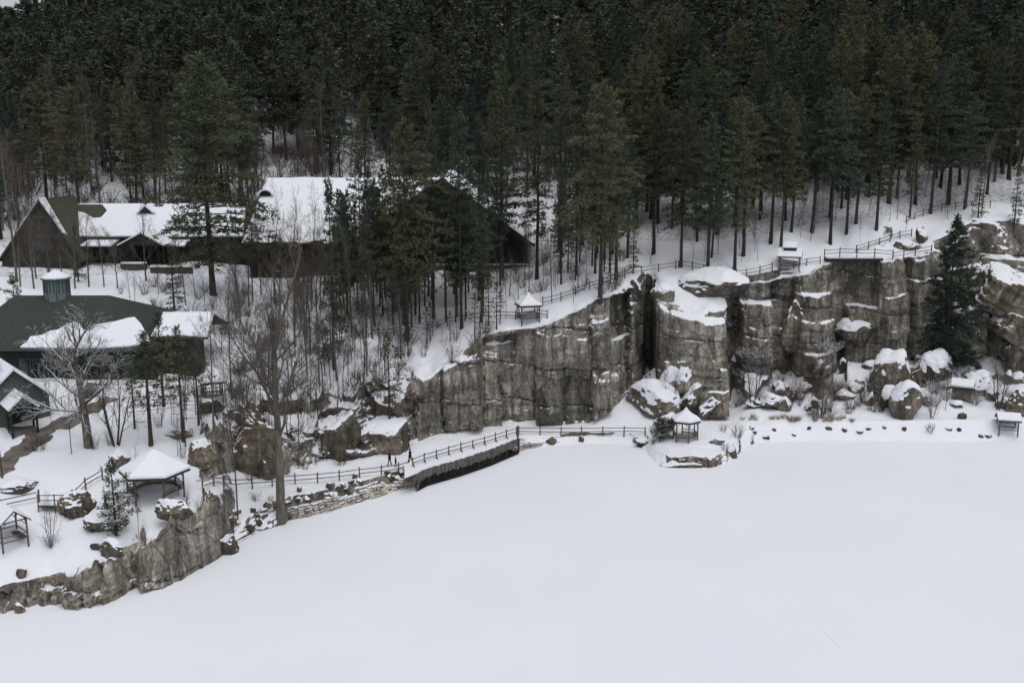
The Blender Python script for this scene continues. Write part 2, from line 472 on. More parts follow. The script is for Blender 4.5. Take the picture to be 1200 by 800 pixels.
# ------------------------------------------------------------------ terrain
# columns across the picture; every row is a real point: (pixel row, height) or (pixel row, step back)
# R0 shore, R1 top of bank (v,dY), R2 bank inside (v,z), R3 foot of cliff (v,z), R4 cliff top (v,dY),
# R5 terrace (v,z), R6 platform (v,z), then world (Y,z) x3
K = {
 -220: (752, (725, 1), (640, 5), (580, 7), (545, 8.5, 'z'), (460, 11), (330, 19), (193, 21.5), (285, 44), (420, 52)),
 -60: (735, (706, 1), (628, 5), (570, 7), (540, 8, 'z'), (455, 11), (327, 19), (193, 21.5), (285, 47), (420, 55)),
 0: (722, (696, 1), (620, 5), (562, 7), (535, 8, 'z'), (452, 11), (325, 19), (193, 21.5), (280, 50), (420, 57)),
 60: (712, (684, 1), (610, 5), (560, 6.8), (530, 8, 'z'), (452, 11), (324, 19), (193, 21.5), (280, 52), (420, 60)),
 105: (710, (668, 1), (605, 5.2), (560, 6.8), (525, 8, 'z'), (450, 11), (322, 19), (193, 21.5), (280, 55), (420, 66)),
 140: (698, (650, 1.2), (600, 5.3), (565, 6.6), (520, 8, 'z'), (450, 11), (321, 19), (193, 21.5), (280, 57), (420, 70)),
 158: (687, (642, 1.6), (598, 5.4), (570, 6.4), (520, 8, 'z'), (450, 11), (320, 19), (193, 21.5), (280, 59), (420, 74)),
 164: (683, (641, 1.4), (596, 5.4), (572, 6.4), (520, 8, 'z'), (450, 11), (320, 19), (193, 21.5), (280, 60), (420, 76)),
 172: (688, (637, .8), (595, 5.5), (573, 6.2), (520, 8, 'z'), (450, 11), (320, 19), (193, 21.5), (280, 60), (420, 78)),
 200: (680, (618, 1.5), (592, 5.5), (572, 6.2), (530, 7.7, 'z'), (450, 11), (320, 19), (193, 21.5), (280, 61), (420, 82)),
 226: (668, (600, 1.5), (588, 5.4), (566, 6), (530, 7.5, 'z'), (445, 11), (320, 19), (193, 21.5), (280, 62), (420, 84)),
 246: (656, (584, 1.8), (580, 5.2), (560, 5.3), (508, 3), (445, 11), (320, 18.8), (193, 21.5), (280, 62), (420, 86)),
 262: (648, (600, 2), (574, 4.2), (554, 4.6), (500, 3.5), (440, 11), (320, 18.6), (193, 21.5), (280, 62), (420, 88)),
 276: (636, (612, 2), (570, 3), (552, 3.5), (498, 3.5), (436, 11.2), (319, 18.5), (193, 21.5), (280, 63), (420, 90)),
 304: (622, (596, 2), (568, 2.4), (552, 2.8), (494, 3.8), (430, 11.4), (318, 18.5), (193, 21.5), (280, 63), (420, 92)),
 335: (609, (580, 1.6), (565, 2.1), (550, 2.5), (498, 4), (422, 11.8), (318, 18.5), (193, 21.5), (282, 64), (420, 94)),
 370: (600, (574, 1.4), (560, 1.9), (546, 2.1), (503, 4), (420, 12), (318, 18.6), (193, 21.5), (282, 64), (420, 95)),
 400: (592, (568, 1.4), (556, 1.8), (541, 2.0), (488, 4.5), (415, 12.2), (318, 18.7), (193, 21.5), (283, 65), (420, 96)),
 430: (582, (560, 1.3), (550, 1.7), (536, 1.9), (466, 4.5), (405, 13), (318, 18.8), (193, 21.5), (284, 65), (420, 96)),
 456: (574, (553, 1.2), (545, 1.6), (530, 1.7), (470, 3), (398, 12.4), (318, 19), (193, 21.5), (285, 66), (420, 97)),
 474: (568, (548, 1.2), (540, 1.5), (524, 1.6), (485, 1.5), (392, 12.8), (318, 19), (193, 21.5), (285, 66), (420, 97)),
 486: (556, (547, .5), (528, 1.6), (519, 1.9), (450, 1.2), (387, 13.0), (316, 19.2), (193, 21.5), (286, 67), (420, 98)),
 505: (546, (536, .5), (518, 1.7), (511, 1.9), (444, 1.2), (382, 13.2), (314, 19.4), (193, 21.5), (287, 67), (420, 98)),
 521: (541, (531, .5), (513, 1.7), (507, 1.9), (427, 1.2), (378, 13.7), (312, 19.6), (193, 21.5), (288, 67), (420, 98)),
 540: (535, (525, .5), (508, 1.7), (503, 1.9), (414, 1.2), (375, 14.3), (308, 19.8), (193, 22), (288, 68), (420, 99)),
 560: (530, (520, .6), (506, 1.7), (500, 1.9), (396, 1.2), (372, 15.0), (305, 20), (196, 24), (288, 68), (420, 99)),
 585: (524, (514, .8), (505, 1.4), (499, 1.5), (388, 1.2), (367, 15.7), (302, 20.3), (200, 27), (288, 69), (420, 100)),
 606: (527, (514, 1), (508, 1.4), (499, 1.5), (386, 1.2), (362, 16.6), (300, 20.5), (203, 31), (288, 69), (420, 100)),
 632: (524, (513, 1), (507, 1.4), (499, 1.5), (383, 1.2), (360, 17), (297, 21), (203, 32), (288, 70), (420, 101)),
 660: (521, (512, 1), (506, 1.4), (498, 1.5), (371, 1.5), (352, 18), (293, 21.6), (203, 33), (288, 70), (420, 102)),
 690: (519, (511, 1), (505, 1.4), (496, 1.6), (358, 2), (343, 18.8), (290, 22), (203, 33), (289, 71), (420, 103)),
 715: (519, (511, 1), (504, 1.4), (482, 2.6), (350, 2), (336, 19.3), (289, 22.3), (203, 34), (290, 72), (420, 104)),
 740: (520, (511, 1), (503, 1.4), (456, 4.6), (340, 2), (328, 19.8), (288, 22.6), (203, 34), (290, 72), (420, 104)),
 752: (525, (514, 1), (503, 1.5), (442, 5.4), (338, 2.5), (326, 20), (287, 22.8), (203, 34), (290, 72), (420, 104)),
 757: (528, (513, 3), (503, 1.6), (430, 5.05), (320, 1), (305, 20.8), (287, 22.8), (203, 34), (290, 72), (420, 104)),
 763: (536, (520, 3.2), (503, 1.7), (434, 4.8), (321, 1), (306, 20.8), (287, 22.8), (203, 34), (290, 72), (420, 104)),
 769: (541, (528, 2.2), (503, 1.8), (470, 3), (352, 1.5), (328, 19.5), (287, 23), (203, 34), (290, 72), (420, 104)),
 785: (547, (536, .7), (505, 1.9), (478, 2), (358, 1.5), (325, 19.8), (287, 23), (203, 35), (290, 72), (420, 104)),
 810: (549, (535, .3), (507, 1.9), (482, 1.7), (365, 1.5), (322, 20), (287, 23.2), (203, 35), (290, 72), (420, 104)),
 835: (548, (537, .3), (507, 1.8), (484, 1.7), (371, 1.5), (324, 20), (286, 23.4), (203, 35), (290, 73), (420, 104)),
 850: (544, (530, 1.5), (504, 1.7), (485, 1.7), (372, 2.2), (325, 20), (286, 23.5), (203, 36), (290, 73), (420, 104)),
 858: (538, (520, 3), (500, 1.8), (478, 1.4), (345, 5), (326, 20), (284, 23.7), (203, 36), (290, 73), (420, 104)),
 868: (529, (504, 4), (494, 2), (468, 1.8), (334, 4), (322, 20), (282, 24), (203, 36), (290, 73), (420, 104)),
 885: (519, (500, 2.3), (490, 2.1), (450, 4), (332, 3), (322, 20), (280, 24.3), (203, 36), (290, 74), (420, 105)),
 915: (517, (495, 2.4), (489, 2.2), (440, 5), (325, 3), (315, 20.8), (275, 25), (203, 37), (290, 74), (420, 105)),
 950: (516, (493, 2.5), (488, 2.2), (440, 5), (319, 3), (308, 21.3), (268, 25.5), (203, 37), (290, 75), (420, 106)),
 974: (516, (493, 2.5), (488, 2.2), (436, 5.3), (309, 3), (302, 21.8), (265, 26), (203, 38), (290, 75), (420, 106)),
 978: (516, (493, 2.5), (488, 2.2), (430, 5.0), (303, .8), (298, 22.2), (265, 26), (203, 38), (290, 75), (420, 106)),
 989: (516, (493, 2.5), (488, 2.2), (430, 5.0), (303, .8), (297, 22.2), (264, 26), (203, 38), (290, 75), (420, 106)),
 993: (516, (493, 2.5), (488, 2.2), (424, 6.2), (304, 2), (297, 22.4), (263, 26.3), (203, 38), (290, 75), (420, 106)),
 1026: (516, (493, 2.5), (488, 2.2), (424, 6.2), (303, 2), (296, 22.5), (260, 26.8), (203, 38), (290, 75), (420, 106)),
 1032: (516, (493, 2.5), (488, 2.2), (428, 6), (307, 1.5), (293, 22.8), (259, 27), (203, 38), (290, 75), (420, 106)),
 1070: (516, (493, 2.5), (488, 2.2), (420, 6.5), (301, 2.5), (285, 23.6), (252, 27.5), (203, 39), (290, 75), (420, 106)),
 1105: (516, (492, 2.5), (487, 2.2), (420, 6.5), (292, 4), (276, 25), (246, 28), (203, 39), (290, 75), (420, 106)),
 1140: (516, (492, 2.5), (486, 2.2), (420, 6.5), (268, 7), (258, 27.3), (243, 28.8), (203, 39), (290, 75), (420, 106)),
 1178: (516, (492, 2.5), (486, 2.2), (425, 6), (268, 8), (256, 27.5), (241, 29), (203, 40), (290, 76), (420, 106)),
 1200: (516, (492, 2.5), (486, 2.2), (440, 5), (300, 12), (262, 27.5), (240, 29), (203, 40), (290, 76), (420, 106)),
 1300: (516, (492, 2.5), (486, 2.2), (440, 5), (300, 10), (265, 27), (240, 29), (203, 40), (290, 76), (420, 106)),
 1420: (516, (492, 2.5), (486, 2.2), (440, 5), (300, 10), (265, 27), (240, 29), (203, 40), (290, 76), (420, 106)),
}
US = sorted(K)
NR = 11
KP = np.zeros((len(US), NR, 3))
for i, u in enumerate(US):
    k = K[u]
    pts = []
    p0 = at_z(u, k[0], 0)
    pts.append((p0[0], p0[1] + .4, -1.5) if (u < 480 or 765 < u < 850) else (p0[0], p0[1] - 1.6, -.35))
    pts.append(p0)
    p = at_y(u, k[1][0], p0[1] + k[1][1]); pts.append(p)
    for j in (2, 3, 4, 5, 6):
        q = k[j]
        if j == 4 and len(q) == 2:
            p = at_y(u, q[0], pts[-1][1] + q[1])
        else:
            p = at_z(u, q[0], q[1])
            if p[1] < pts[-1][1] + .4:
                p = at_y(u, q[0], pts[-1][1] + .4)
        pts.append(p)
    for j in (7, 8, 9):
        Y, z = k[j]
        Y = max(Y, pts[-1][1] + 8)
        pts.append(((u - 600) / 1200 * Y / .985, Y, z))
    KP[i] = pts

SEG = [3, 36, 22, 22, 96, 30, 40, 26, 44, 16]
uu = np.concatenate([np.arange(-220, -20, 4.), np.arange(-20, 1220, 1.7), np.arange(1220, 1420.1, 4)])
colP = np.zeros((len(uu), NR, 3))
for r in range(NR):
    for c in range(3):
        colP[:, r, c] = np.interp(uu, US, KP[:, r, c])
rows = []; rowpar = []
for s_, n in enumerate(SEG):
    for t in range(n):
        f = t / n
        rows.append(colP[:, s_] * (1 - f) + colP[:, s_ + 1] * f); rowpar.append(s_ + f)
rows.append(colP[:, -1]); rowpar.append(float(len(SEG)))
G = np.stack(rows, 1)            # columns x rows x 3
rowpar = np.array(rowpar)
# soften the creases of the gentle ground
wsm = np.clip((rowpar - 5.15) / .3, 0, 1) + np.clip(1 - abs(rowpar - 3.0) / .8, 0, 1) * .6
wsm = np.clip(wsm, 0, 1)[None, :, None]
for it in range(22):
    A = G.copy()
    A[:, 1:-1] = (G[:, :-2] + G[:, 2:] + 2 * G[:, 1:-1]) / 4
    A[1:-1] = (A[:-2] + A[2:] + 2 * A[1:-1]) / 4
    G = G * (1 - wsm) + A * wsm

UU, RP = np.meshgrid(uu, rowpar, indexing='ij')
X, Y, Z = G[..., 0].copy(), G[..., 1].copy(), G[..., 2].copy()


def sstep(a, b, x):
    t = np.clip((x - a) / (b - a), 0, 1)
    return t * t * (3 - 2 * t)


def blocky(x, z, s=0):
    """jointed rock relief, positive = stands out"""
    wx = x + .5 * fbm(x * .35, z * .25, s=s + 5, o=3)
    wz = z + .35 * fbm(x * .2, z * .3, s=s + 9, o=3)
    tilt = wz + .10 * wx
    out = 1.9 * fbm(x * .085 + 3, z * .05, s=s + 40, o=3)
    c0 = np.floor(wx / 6.3)
    out = out + 1.9 * (cellhash(wx / 6.3, tilt / 13 + .37 * cellhash(c0, c0 * 0, 3), s + 1) - .5)
    c1 = np.floor(wx / 2.3)
    out = out + 1.0 * (cellhash(wx / 2.3, tilt / 6.5 + cellhash(c1, c1 * 0, 4) * .6, s + 2) - .5)
    c2 = np.floor(wx / .95)
    out = out + .40 * (cellhash(wx / .95, tilt / 2.6 + cellhash(c2, c2 * 0, 6), s + 3) - .5)
    out = out + .30 * fbm(x * .9, z * .9, s=s + 20, o=4)
    fz = (tilt / 5.1) % 1.0
    out = out - .30 * (fz < .05) * 1.7
    fx = (wx / 2.3) % 1.0
    out = out - .45 * (fx < .07)
    return out


xd = X + (Y - 130) * .35          # runs along the wall so that side faces get relief too
B = blocky(xd, Z)
wc = sstep(4.0, 4.04, RP) * (1 - sstep(5.0, 5.10, RP)) * sstep(232, 250, UU)
soft = 1 - .45 * sstep(480, 495, UU) * 0
wcl = wc * np.where(UU < 482, .75, 1.0)
# the big blocks: (from column, to column, stands out, crown rounding, step-back heights and depths)
uw = UU + 1.6 * fbm(Z * .35, UU * .02, s=61, o=3)
BL = [(486, 520, .3, .5, []), (520, 566, .9, .6, [(11.5, .9)]), (566, 600, -1.4, .2, [(12.5, .6)]), (600, 628, -.9, .2, []), (628, 660, .7, .5, [(14.2, .8), (9, .5)]),
      (660, 694, .2, .5, [(13.5, .7)]), (694, 716, 1.1, .7, [(15, .9), (8, .6)]), (716, 738, -1.5, .4, [(12, .8)]), (738, 753, .6, .5, [(16, .8)]),
      (768, 852, 3.0, 3.0, [(12.6, -.35), (9.2, .3), (5.2, .5)]), (852, 867, -3.8, .3, [(12, 1.)]), (867, 903, .9, .8, [(15.5, 1.7), (8, .6)]), (903, 931, -2.2, .4, [(11, .8)]),
      (931, 976, 2.4, 1.5, [(17.2, 1.7), (13.4, .9), (9, .8)]), (992, 1030, -.2, .3, [(14.5, 1.8)]), (1031, 1061, 1.6, 1.1, [(16, .8), (11, .5)]), (1061, 1067, -2.6, .2, []),
      (1067, 1102, 1.9, 1.1, [(18.5, 1.2), (12, .7)]), (1102, 1109, -2.6, .2, []), (1109, 1150, 1.5, 1.3, [(20, 1.6), (14, 1)]), (1150, 1156, -1.6, .2, []), (1156, 1215, 2.2, 2.0, [(21, 1.8), (15, 1.2)])]
big = np.zeros_like(UU)
for (a_, b_, of_, rd_, st_) in BL:
    m_ = (uw >= a_) & (uw < b_)
    t_ = np.clip(abs((uw - (a_ + b_) / 2) / ((b_ - a_) / 2)), 0, 1)
    o_ = of_ - rd_ * (1 - np.sqrt(np.clip(1 - t_ ** 3, 0, 1))) - .5 * (t_ > .96)
    for (hz_, dp_) in st_:
        zz = Z + .5 * fbm(X * .2, X * 0, s=int(a_) + 3, o=3)
        o_ = o_ - dp_ * sstep(hz_, hz_ + .35, zz)
    big = np.where(m_, o_ + sum(max(0, q[1]) for q in st_) * .45, big)
B = B * .72 + big * np.clip(1 - sstep(4.93, 5.0, RP) * .75, 0, 1)
B2 = blocky(X * 1.5 + 40, Z * 1.5, 50) * .72 + .30 * (1 - 2 * abs(fbm(X * 1.3, Z * .8, s=55, o=5))) * .6
ws = sstep(.0, .3, RP) * (1 - sstep(2.0, 2.10, RP))
amp = np.where(UU < 262, .95, np.where(UU < 478, .75, .25))
amp = np.where((UU > 338) & (UU < 480), .25, amp)
amp = np.where((UU > 600) & (UU < 756), .06, amp)
amp = np.where(UU > 866, 0, amp)
amp = np.where((UU > 775) & (UU < 850), .6, amp)
ws = ws * amp
Y -= B * wcl + B2 * ws
jag = (1 - sstep(255, 268, UU)) * sstep(1.6, 1.98, RP) * (1 - sstep(2.0, 2.16, RP))
Z += jag * (.9 * np.maximum(0, fbm(X * .8, Y * .2, s=58, o=5)) + .25 * fbm(X * 3, Y, s=59, o=2))
# bumpy ledges on the slopes between the cliffs
wt = sstep(3.55, 3.9, RP) * (1 - sstep(4.0, 4.1, RP)) * sstep(850, 870, UU)
Z += wt * (1.3 * np.maximum(0, fbm(X * .3, Y * .3, s=70, o=4)))
wo = (1 - sstep(480, 500, UU)) * sstep(232, 262, UU) * sstep(4.0, 4.15, RP) * (1 - sstep(5.2, 5.6, RP))
lump = fbm(X * .16, Y * .16, s=81, o=5)
Z += wo * lump * 1.7
Y -= wo * np.round(fbm(X * .22, Z * .3, s=84, o=3) * 2.2) / 2.2 * 1.6
gentle = np.clip(sstep(5.05, 5.4, RP) + sstep(2.1, 2.4, RP) * (1 - sstep(3.7, 4.0, RP)), 0, 1)
Z += gentle * (.16 * fbm(X * .25, Y * .25, s=31) + .35 * sstep(6.5, 7.5, RP) * fbm(X * .1, Y * .1, s=33) + 1.6 * sstep(7, 8, RP) * fbm(X * .03, Y * .03, s=35))
edge = sstep(5.0, 5.03, RP) * (1 - sstep(5.15, 5.6, RP))
Z += edge * .35 * fbm(X * .5, Y * .5, s=44, o=3)

nc, nr = X.shape
V = np.stack([X, Y, Z], -1).reshape(-1, 3)
idx = np.arange(nc * nr).reshape(nc, nr)
Q = np.stack([idx[:-1, :-1], idx[1:, :-1], idx[1:, 1:], idx[:-1, 1:]], -1)
# cliffs and snowfields as separate setting objects, cut along the same grid
fr = rowpar[:-1][None, :] + 0 * uu[:-1][:, None]
fu = uu[:-1][:, None] + 0 * rowpar[:-1][None, :]
is_cliff = ((fr >= 3.95) & (fr < 5.05) & (fu > 236))
is_shore = (fr < 2.1) & (fu < 262)
is_hill = fr >= 7


def submesh(mask, name, mat, smooth=False):
    q = Q[mask]
    used = np.unique(q)
    mp = np.zeros(nc * nr, np.int64); mp[used] = np.arange(len(used))
    me = mesh_np(name, V[used], [mp[q]], smooth)
    return link(name, me, mat)


oc = submesh(is_cliff, 'cliff', M['cliff']); tag(oc, 'grey brown quarried rock cliff rising behind the frozen lake', 'cliff', kind='structure')
os_ = submesh(is_shore, 'shore_cliff', M['shore']); tag(os_, 'low craggy rock face along the near left lake shore', 'cliff', kind='structure')
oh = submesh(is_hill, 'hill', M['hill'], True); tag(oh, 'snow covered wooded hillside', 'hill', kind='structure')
og = submesh(~(is_cliff | is_shore | is_hill), 'ground', M['ground'], True); tag(og, 'snow covered ground around the lake', 'ground', kind='structure')

vt = [tuple(p) for p in V]
BVH = BVHTree.FromPolygons(vt, Q.reshape(-1, 4).tolist(), epsilon=0)
del vt


def gz(x, y):
    h = BVH.ray_cast(Vector((x, y, 300)), Vector((0, 0, -1)))
    return h[0].z if h[0] is not None else 0.0


def hit(u, v):
    d = Vector(ray(u, v)).normalized()
    h = BVH.ray_cast(Vector((0, 0, CAM_H)), d)
    if h[0] is None or h[0].z < 0:
        return Vector(at_z(u, v, 0))
    return h[0]


def pxm(p):
    """pixels (1200 wide) per metre at a point"""
    return F / (p[1] * cp + (CAM_H - p[2]) * sp)


# frozen lake
lx = np.linspace(-260, 300, 281); ly = np.linspace(-80, 150, 150)
LX, LY = np.meshgrid(lx, ly, indexing='ij')
LZ = .05 * fbm(LX * .03, LY * .05, s=90, o=3) - .03
LV = np.stack([LX, LY, LZ], -1).reshape(-1, 3)
li = np.arange(LX.size).reshape(LX.shape)
LQ = np.stack([li[:-1, :-1], li[1:, :-1], li[1:, 1:], li[:-1, 1:]], -1).reshape(-1, 4)
lake = link('frozen_lake', mesh_np('frozen_lake', LV, [LQ], True), M['lake'])
tag(lake, 'smooth snow covered frozen lake', 'frozen lake', kind='structure')
# single ski track crossing it
tp = [at_z(*q, 0) for q in [(742, 562), (772, 590), (805, 618), (850, 650), (905, 692), (965, 740), (1005, 775), (1060, 830)]]
tb = MB()
rng = random.Random(3)
P = []
for a, b in zip(tp, tp[1:]):
    n = 16
    for i in range(n):
        f = i / n
        P.append((a[0] + (b[0] - a[0]) * f + rng.uniform(-.05, .05), a[1] + (b[1] - a[1]) * f))
for i in range(len(P) - 1):
    a, b = P[i], P[i + 1]
    for off in (0,):
        z0 = -.03 + .05 * float(fbm(np.array([a[0] * .03]), np.array([a[1] * .05]), s=90, o=3)[0])
        w = .045
        tb.add([(a[0] + off - w, a[1], z0), (a[0] + off + w, a[1], z0), (b[0] + off + w, b[1], z0), (b[0] + off - w, b[1], z0),
                (a[0] + off, a[1], z0 + .03), (b[0] + off, b[1], z0 + .03)], [(0, 3, 5, 4), (1, 4, 5, 2), (0, 4, 1), (3, 2, 5)])
tag(tb.build('ski_track', M['snow']), 'thin straight ski track crossing the frozen lake', 'track', kind='structure')

# trodden path by the cottage
def ribbon(name, px, halfw, mat, dz=.05, label='', cat='path'):
    pts = [hit(*q) for q in px]
    pp = []
    for a, b in zip(pts, pts[1:]):
        n = max(2, int((b - a).length / .5))
        pp += [a.lerp(b, i / n) for i in range(n)]
    pp.append(pts[-1])
    Vv, Fq = [], []
    m = 6
    for i, p in enumerate(pp):
        t = (pp[min(i + 1, len(pp) - 1)] - pp[max(i - 1, 0)]); t.z = 0; t.normalize()
        nn = Vector((-t.y, t.x, 0))
        w = halfw * (1 + .25 * math.sin(i * .9) + .15 * math.sin(i * 2.3))
        for j in range(m + 1):
            q = p + nn * (w * (j / m * 2 - 1))
            Vv.append((q.x, q.y, gz(q.x, q.y) + dz))
    for i in range(len(pp) - 1):
        for j in range(m):
            a = i * (m + 1) + j
            Fq.append((a, a + 1, a + m + 2, a + m + 1))
    o = link(name, mesh_np(name, np.array(Vv), [np.array(Fq)], True), mat)
    return tag(o, label, cat, kind='structure')


ribbon('path', [(-30, 575), (0, 548), (25, 528), (50, 508), (75, 496), (100, 482), (130, 466)], 1.15, M['mud'], .06,
       'trodden brown dirt path leading past the green cottage')
# ------------------------------------------------------------------ plants
def tubes_np(P0, P1, R0, R1, n=4):
    P0, P1 = np.asarray(P0, float), np.asarray(P1, float)
    R0, R1 = np.asarray(R0, float), np.asarray(R1, float)
    d = P1 - P0
    L = np.linalg.norm(d, axis=1, keepdims=True) + 1e-9
    d = d / L
    up = np.where(np.abs(d[:, 2:3]) < .9, np.array([[0, 0, 1.]]), np.array([[1., 0, 0]]))
    a = np.cross(d, up); a /= np.linalg.norm(a, axis=1, keepdims=True) + 1e-9
    b = np.cross(d, a)
    m = len(P0)
    Vv = np.zeros((m, 2, n, 3))
    for k in range(n):
        t = 2 * math.pi * k / n + .4
        o = a * math.cos(t) + b * math.sin(t)
        Vv[:, 0, k] = P0 + o * R0[:, None]
        Vv[:, 1, k] = P1 + o * R1[:, None]
    base = (np.arange(m) * 2 * n)[:, None]
    fs = []
    for k in range(n):
        k2 = (k + 1) % n
        fs.append(base + np.array([[k, k2, n + k2, n + k]]))
    return Vv.reshape(-1, 3), np.concatenate(fs)


class Segs:
    def __init__(s): s.a = []; s.b = []; s.r = []; s.q = []
    def add(s, a, b, r, q): s.a.append(a); s.b.append(b); s.r.append(r); s.q.append(q)
    def mesh(s, name, n=4, smooth=True):
        Vv, Ff = tubes_np(s.a, s.b, s.r, s.q, n)
        return mesh_np(name, Vv, [Ff], smooth)


def trunk_into(S, rs, H, r0, bend=.25, n=10):
    pts = []
    ax, ay = rs.uniform(-1, 1) * bend, rs.uniform(-1, 1) * bend
    for i in range(n + 1):
        f = i / n
        pts.append((ax * math.sin(f * 2.6) + .04 * rs.uniform(-1, 1) * H * .05, ay * math.sin(f * 2.1 + .5) - ay * math.sin(.5), H * f))
    pts[0] = (0, 0, -.4)
    for i in range(n):
        f, g = i / n, (i + 1) / n
        fl = 1.25 if i == 0 else 1
        S.add(pts[i], pts[i + 1], r0 * (1 - f) ** .8 * fl + .015, r0 * (1 - g) ** .8 + .012)
    def at(z):
        f = min(max(z / H, 0), .999) * n; i = int(f); t = f - i
        return tuple(pts[i][k] * (1 - t) + pts[i + 1][k] * t for k in range(3))
    return at


def conifer(seed, H=26, base=.45, W=3.6, style='pine', dens=1.0, tri=.42, step=.62):
    """returns trunk mesh and crown mesh (needle tufts set along real branches)"""
    rs = random.Random(seed); nr_ = np.random.RandomState(seed)
    S = Segs()
    at = trunk_into(S, rs, H, H * .0115 + .05)
    hb = H * base
    # dead stubs on the bare bole
    z = H * .12
    while z < hb:
        z += rs.uniform(.12, .6)
        a = rs.uniform(0, 6.28); L = rs.uniform(.4, 2.6)
        p = at(z)
        S.add(p, (p[0] + L * math.cos(a), p[1] + L * math.sin(a), p[2] + rs.uniform(-.35, .15)), .03, .01)
    C, D, SZ = [], [], []
    h = hb
    lop = rs.uniform(0, 6.28)
    while h < H - .25:
        t = (h - hb) / (H - hb)
        if style == 'pine':
            prof = min(1, (t + .22) / .45) * (1 - t) ** .62 + .06
            nb = rs.choice((4, 5, 5, 6)); pitch0 = .05 + .55 * t; droop = .05
        elif style == 'plume':     # narrow
            prof = min(1, (t + .3) / .45) * (1 - t) ** .75 + .05
            nb = rs.choice((4, 5, 5)); pitch0 = .1 + .5 * t; droop = .04
        else:                      # spruce / hemlock
            prof = (1 - t) ** .82 + .03
            nb = rs.choice((5, 6, 6)); pitch0 = -.12 + .5 * t; droop = .06
        whorl = rs.uniform(.72, 1.15)
        for k in range(nb):
            if style == 'pine' and rs.random() < .2: continue
            a = 6.28 * k / nb + rs.uniform(-.5, .5) + h * 1.7
            L = W * prof * whorl * rs.uniform(.45, 1.38) * (1 + .18 * math.cos(a - lop))
            if L < .25: L = .25
            pt = pitch0 + rs.uniform(-.16, .16)
            p = at(h + rs.uniform(-.2, .2))
            dx, dy = math.cos(a), math.sin(a)
            end = (p[0] + dx * L * .8, p[1] + dy * L * .8, p[2] + L * .8 * math.sin(pt) - droop * L * L * .5)
            S.add(p, end, .02 + L * .010, .01)
            n = max(3, int(L * 5.2 * dens))
            f = nr_.uniform(.18, 1.0, n) ** .8
            lat = nr_.uniform(-1, 1, n) * .36 * L * np.clip(1.25 - f, .15, .75)
            cx = p[0] + dx * L * f - dy * lat
            cy = p[1] + dy * L * f + dx * lat
            cz = p[2] + L * f * math.sin(pt) - droop * (L * f) ** 2 + nr_.uniform(-.12, .12, n)
            C.append(np.stack([cx, cy, cz], 1))
            dd = np.stack([dx - dy * lat / L * 1.6 + nr_.uniform(-.35, .35, n), dy + dx * lat / L * 1.6 + nr_.uniform(-.35, .35, n), nr_.uniform(-.15, .45, n)], 1)
            D.append(dd)
        h += step * rs.uniform(.75, 1.25) * (1 if t < .8 else .7)
    n = 50
    top = at(H - .1)
    C.append(np.array(top)[None] + nr_.uniform(-1, 1, (n, 3)) * np.array([[.3, .3, .7]]))
    D.append(nr_.uniform(-1, 1, (n, 3)) + np.array([[0, 0, .8]]))
    C = np.concatenate(C); D = np.concatenate(D)
    k = 4
    C = np.repeat(C, k, 0) + nr_.normal(0, .11, (len(C) * k, 3))
    D = np.repeat(D, k, 0) + nr_.normal(0, .55, (len(D) * k, 3))
    D /= np.linalg.norm(D, axis=1, keepdims=True) + 1e-6
    m = len(C)
    s = tri * nr_.uniform(.6, 1.35, m)[:, None]
    side = np.cross(D, nr_.normal(0, 1, (m, 3))); side /= np.linalg.norm(side, axis=1, keepdims=True) + 1e-6
    a = C - side * s * .20; b = C + side * s * .20; c = C + D * s
    Vv = np.stack([a, b, c], 1).reshape(-1, 3)
    Ff = np.arange(m * 3).reshape(m, 3)
    return S.mesh('trunk', 5), mesh_np('crown', Vv, [Ff])


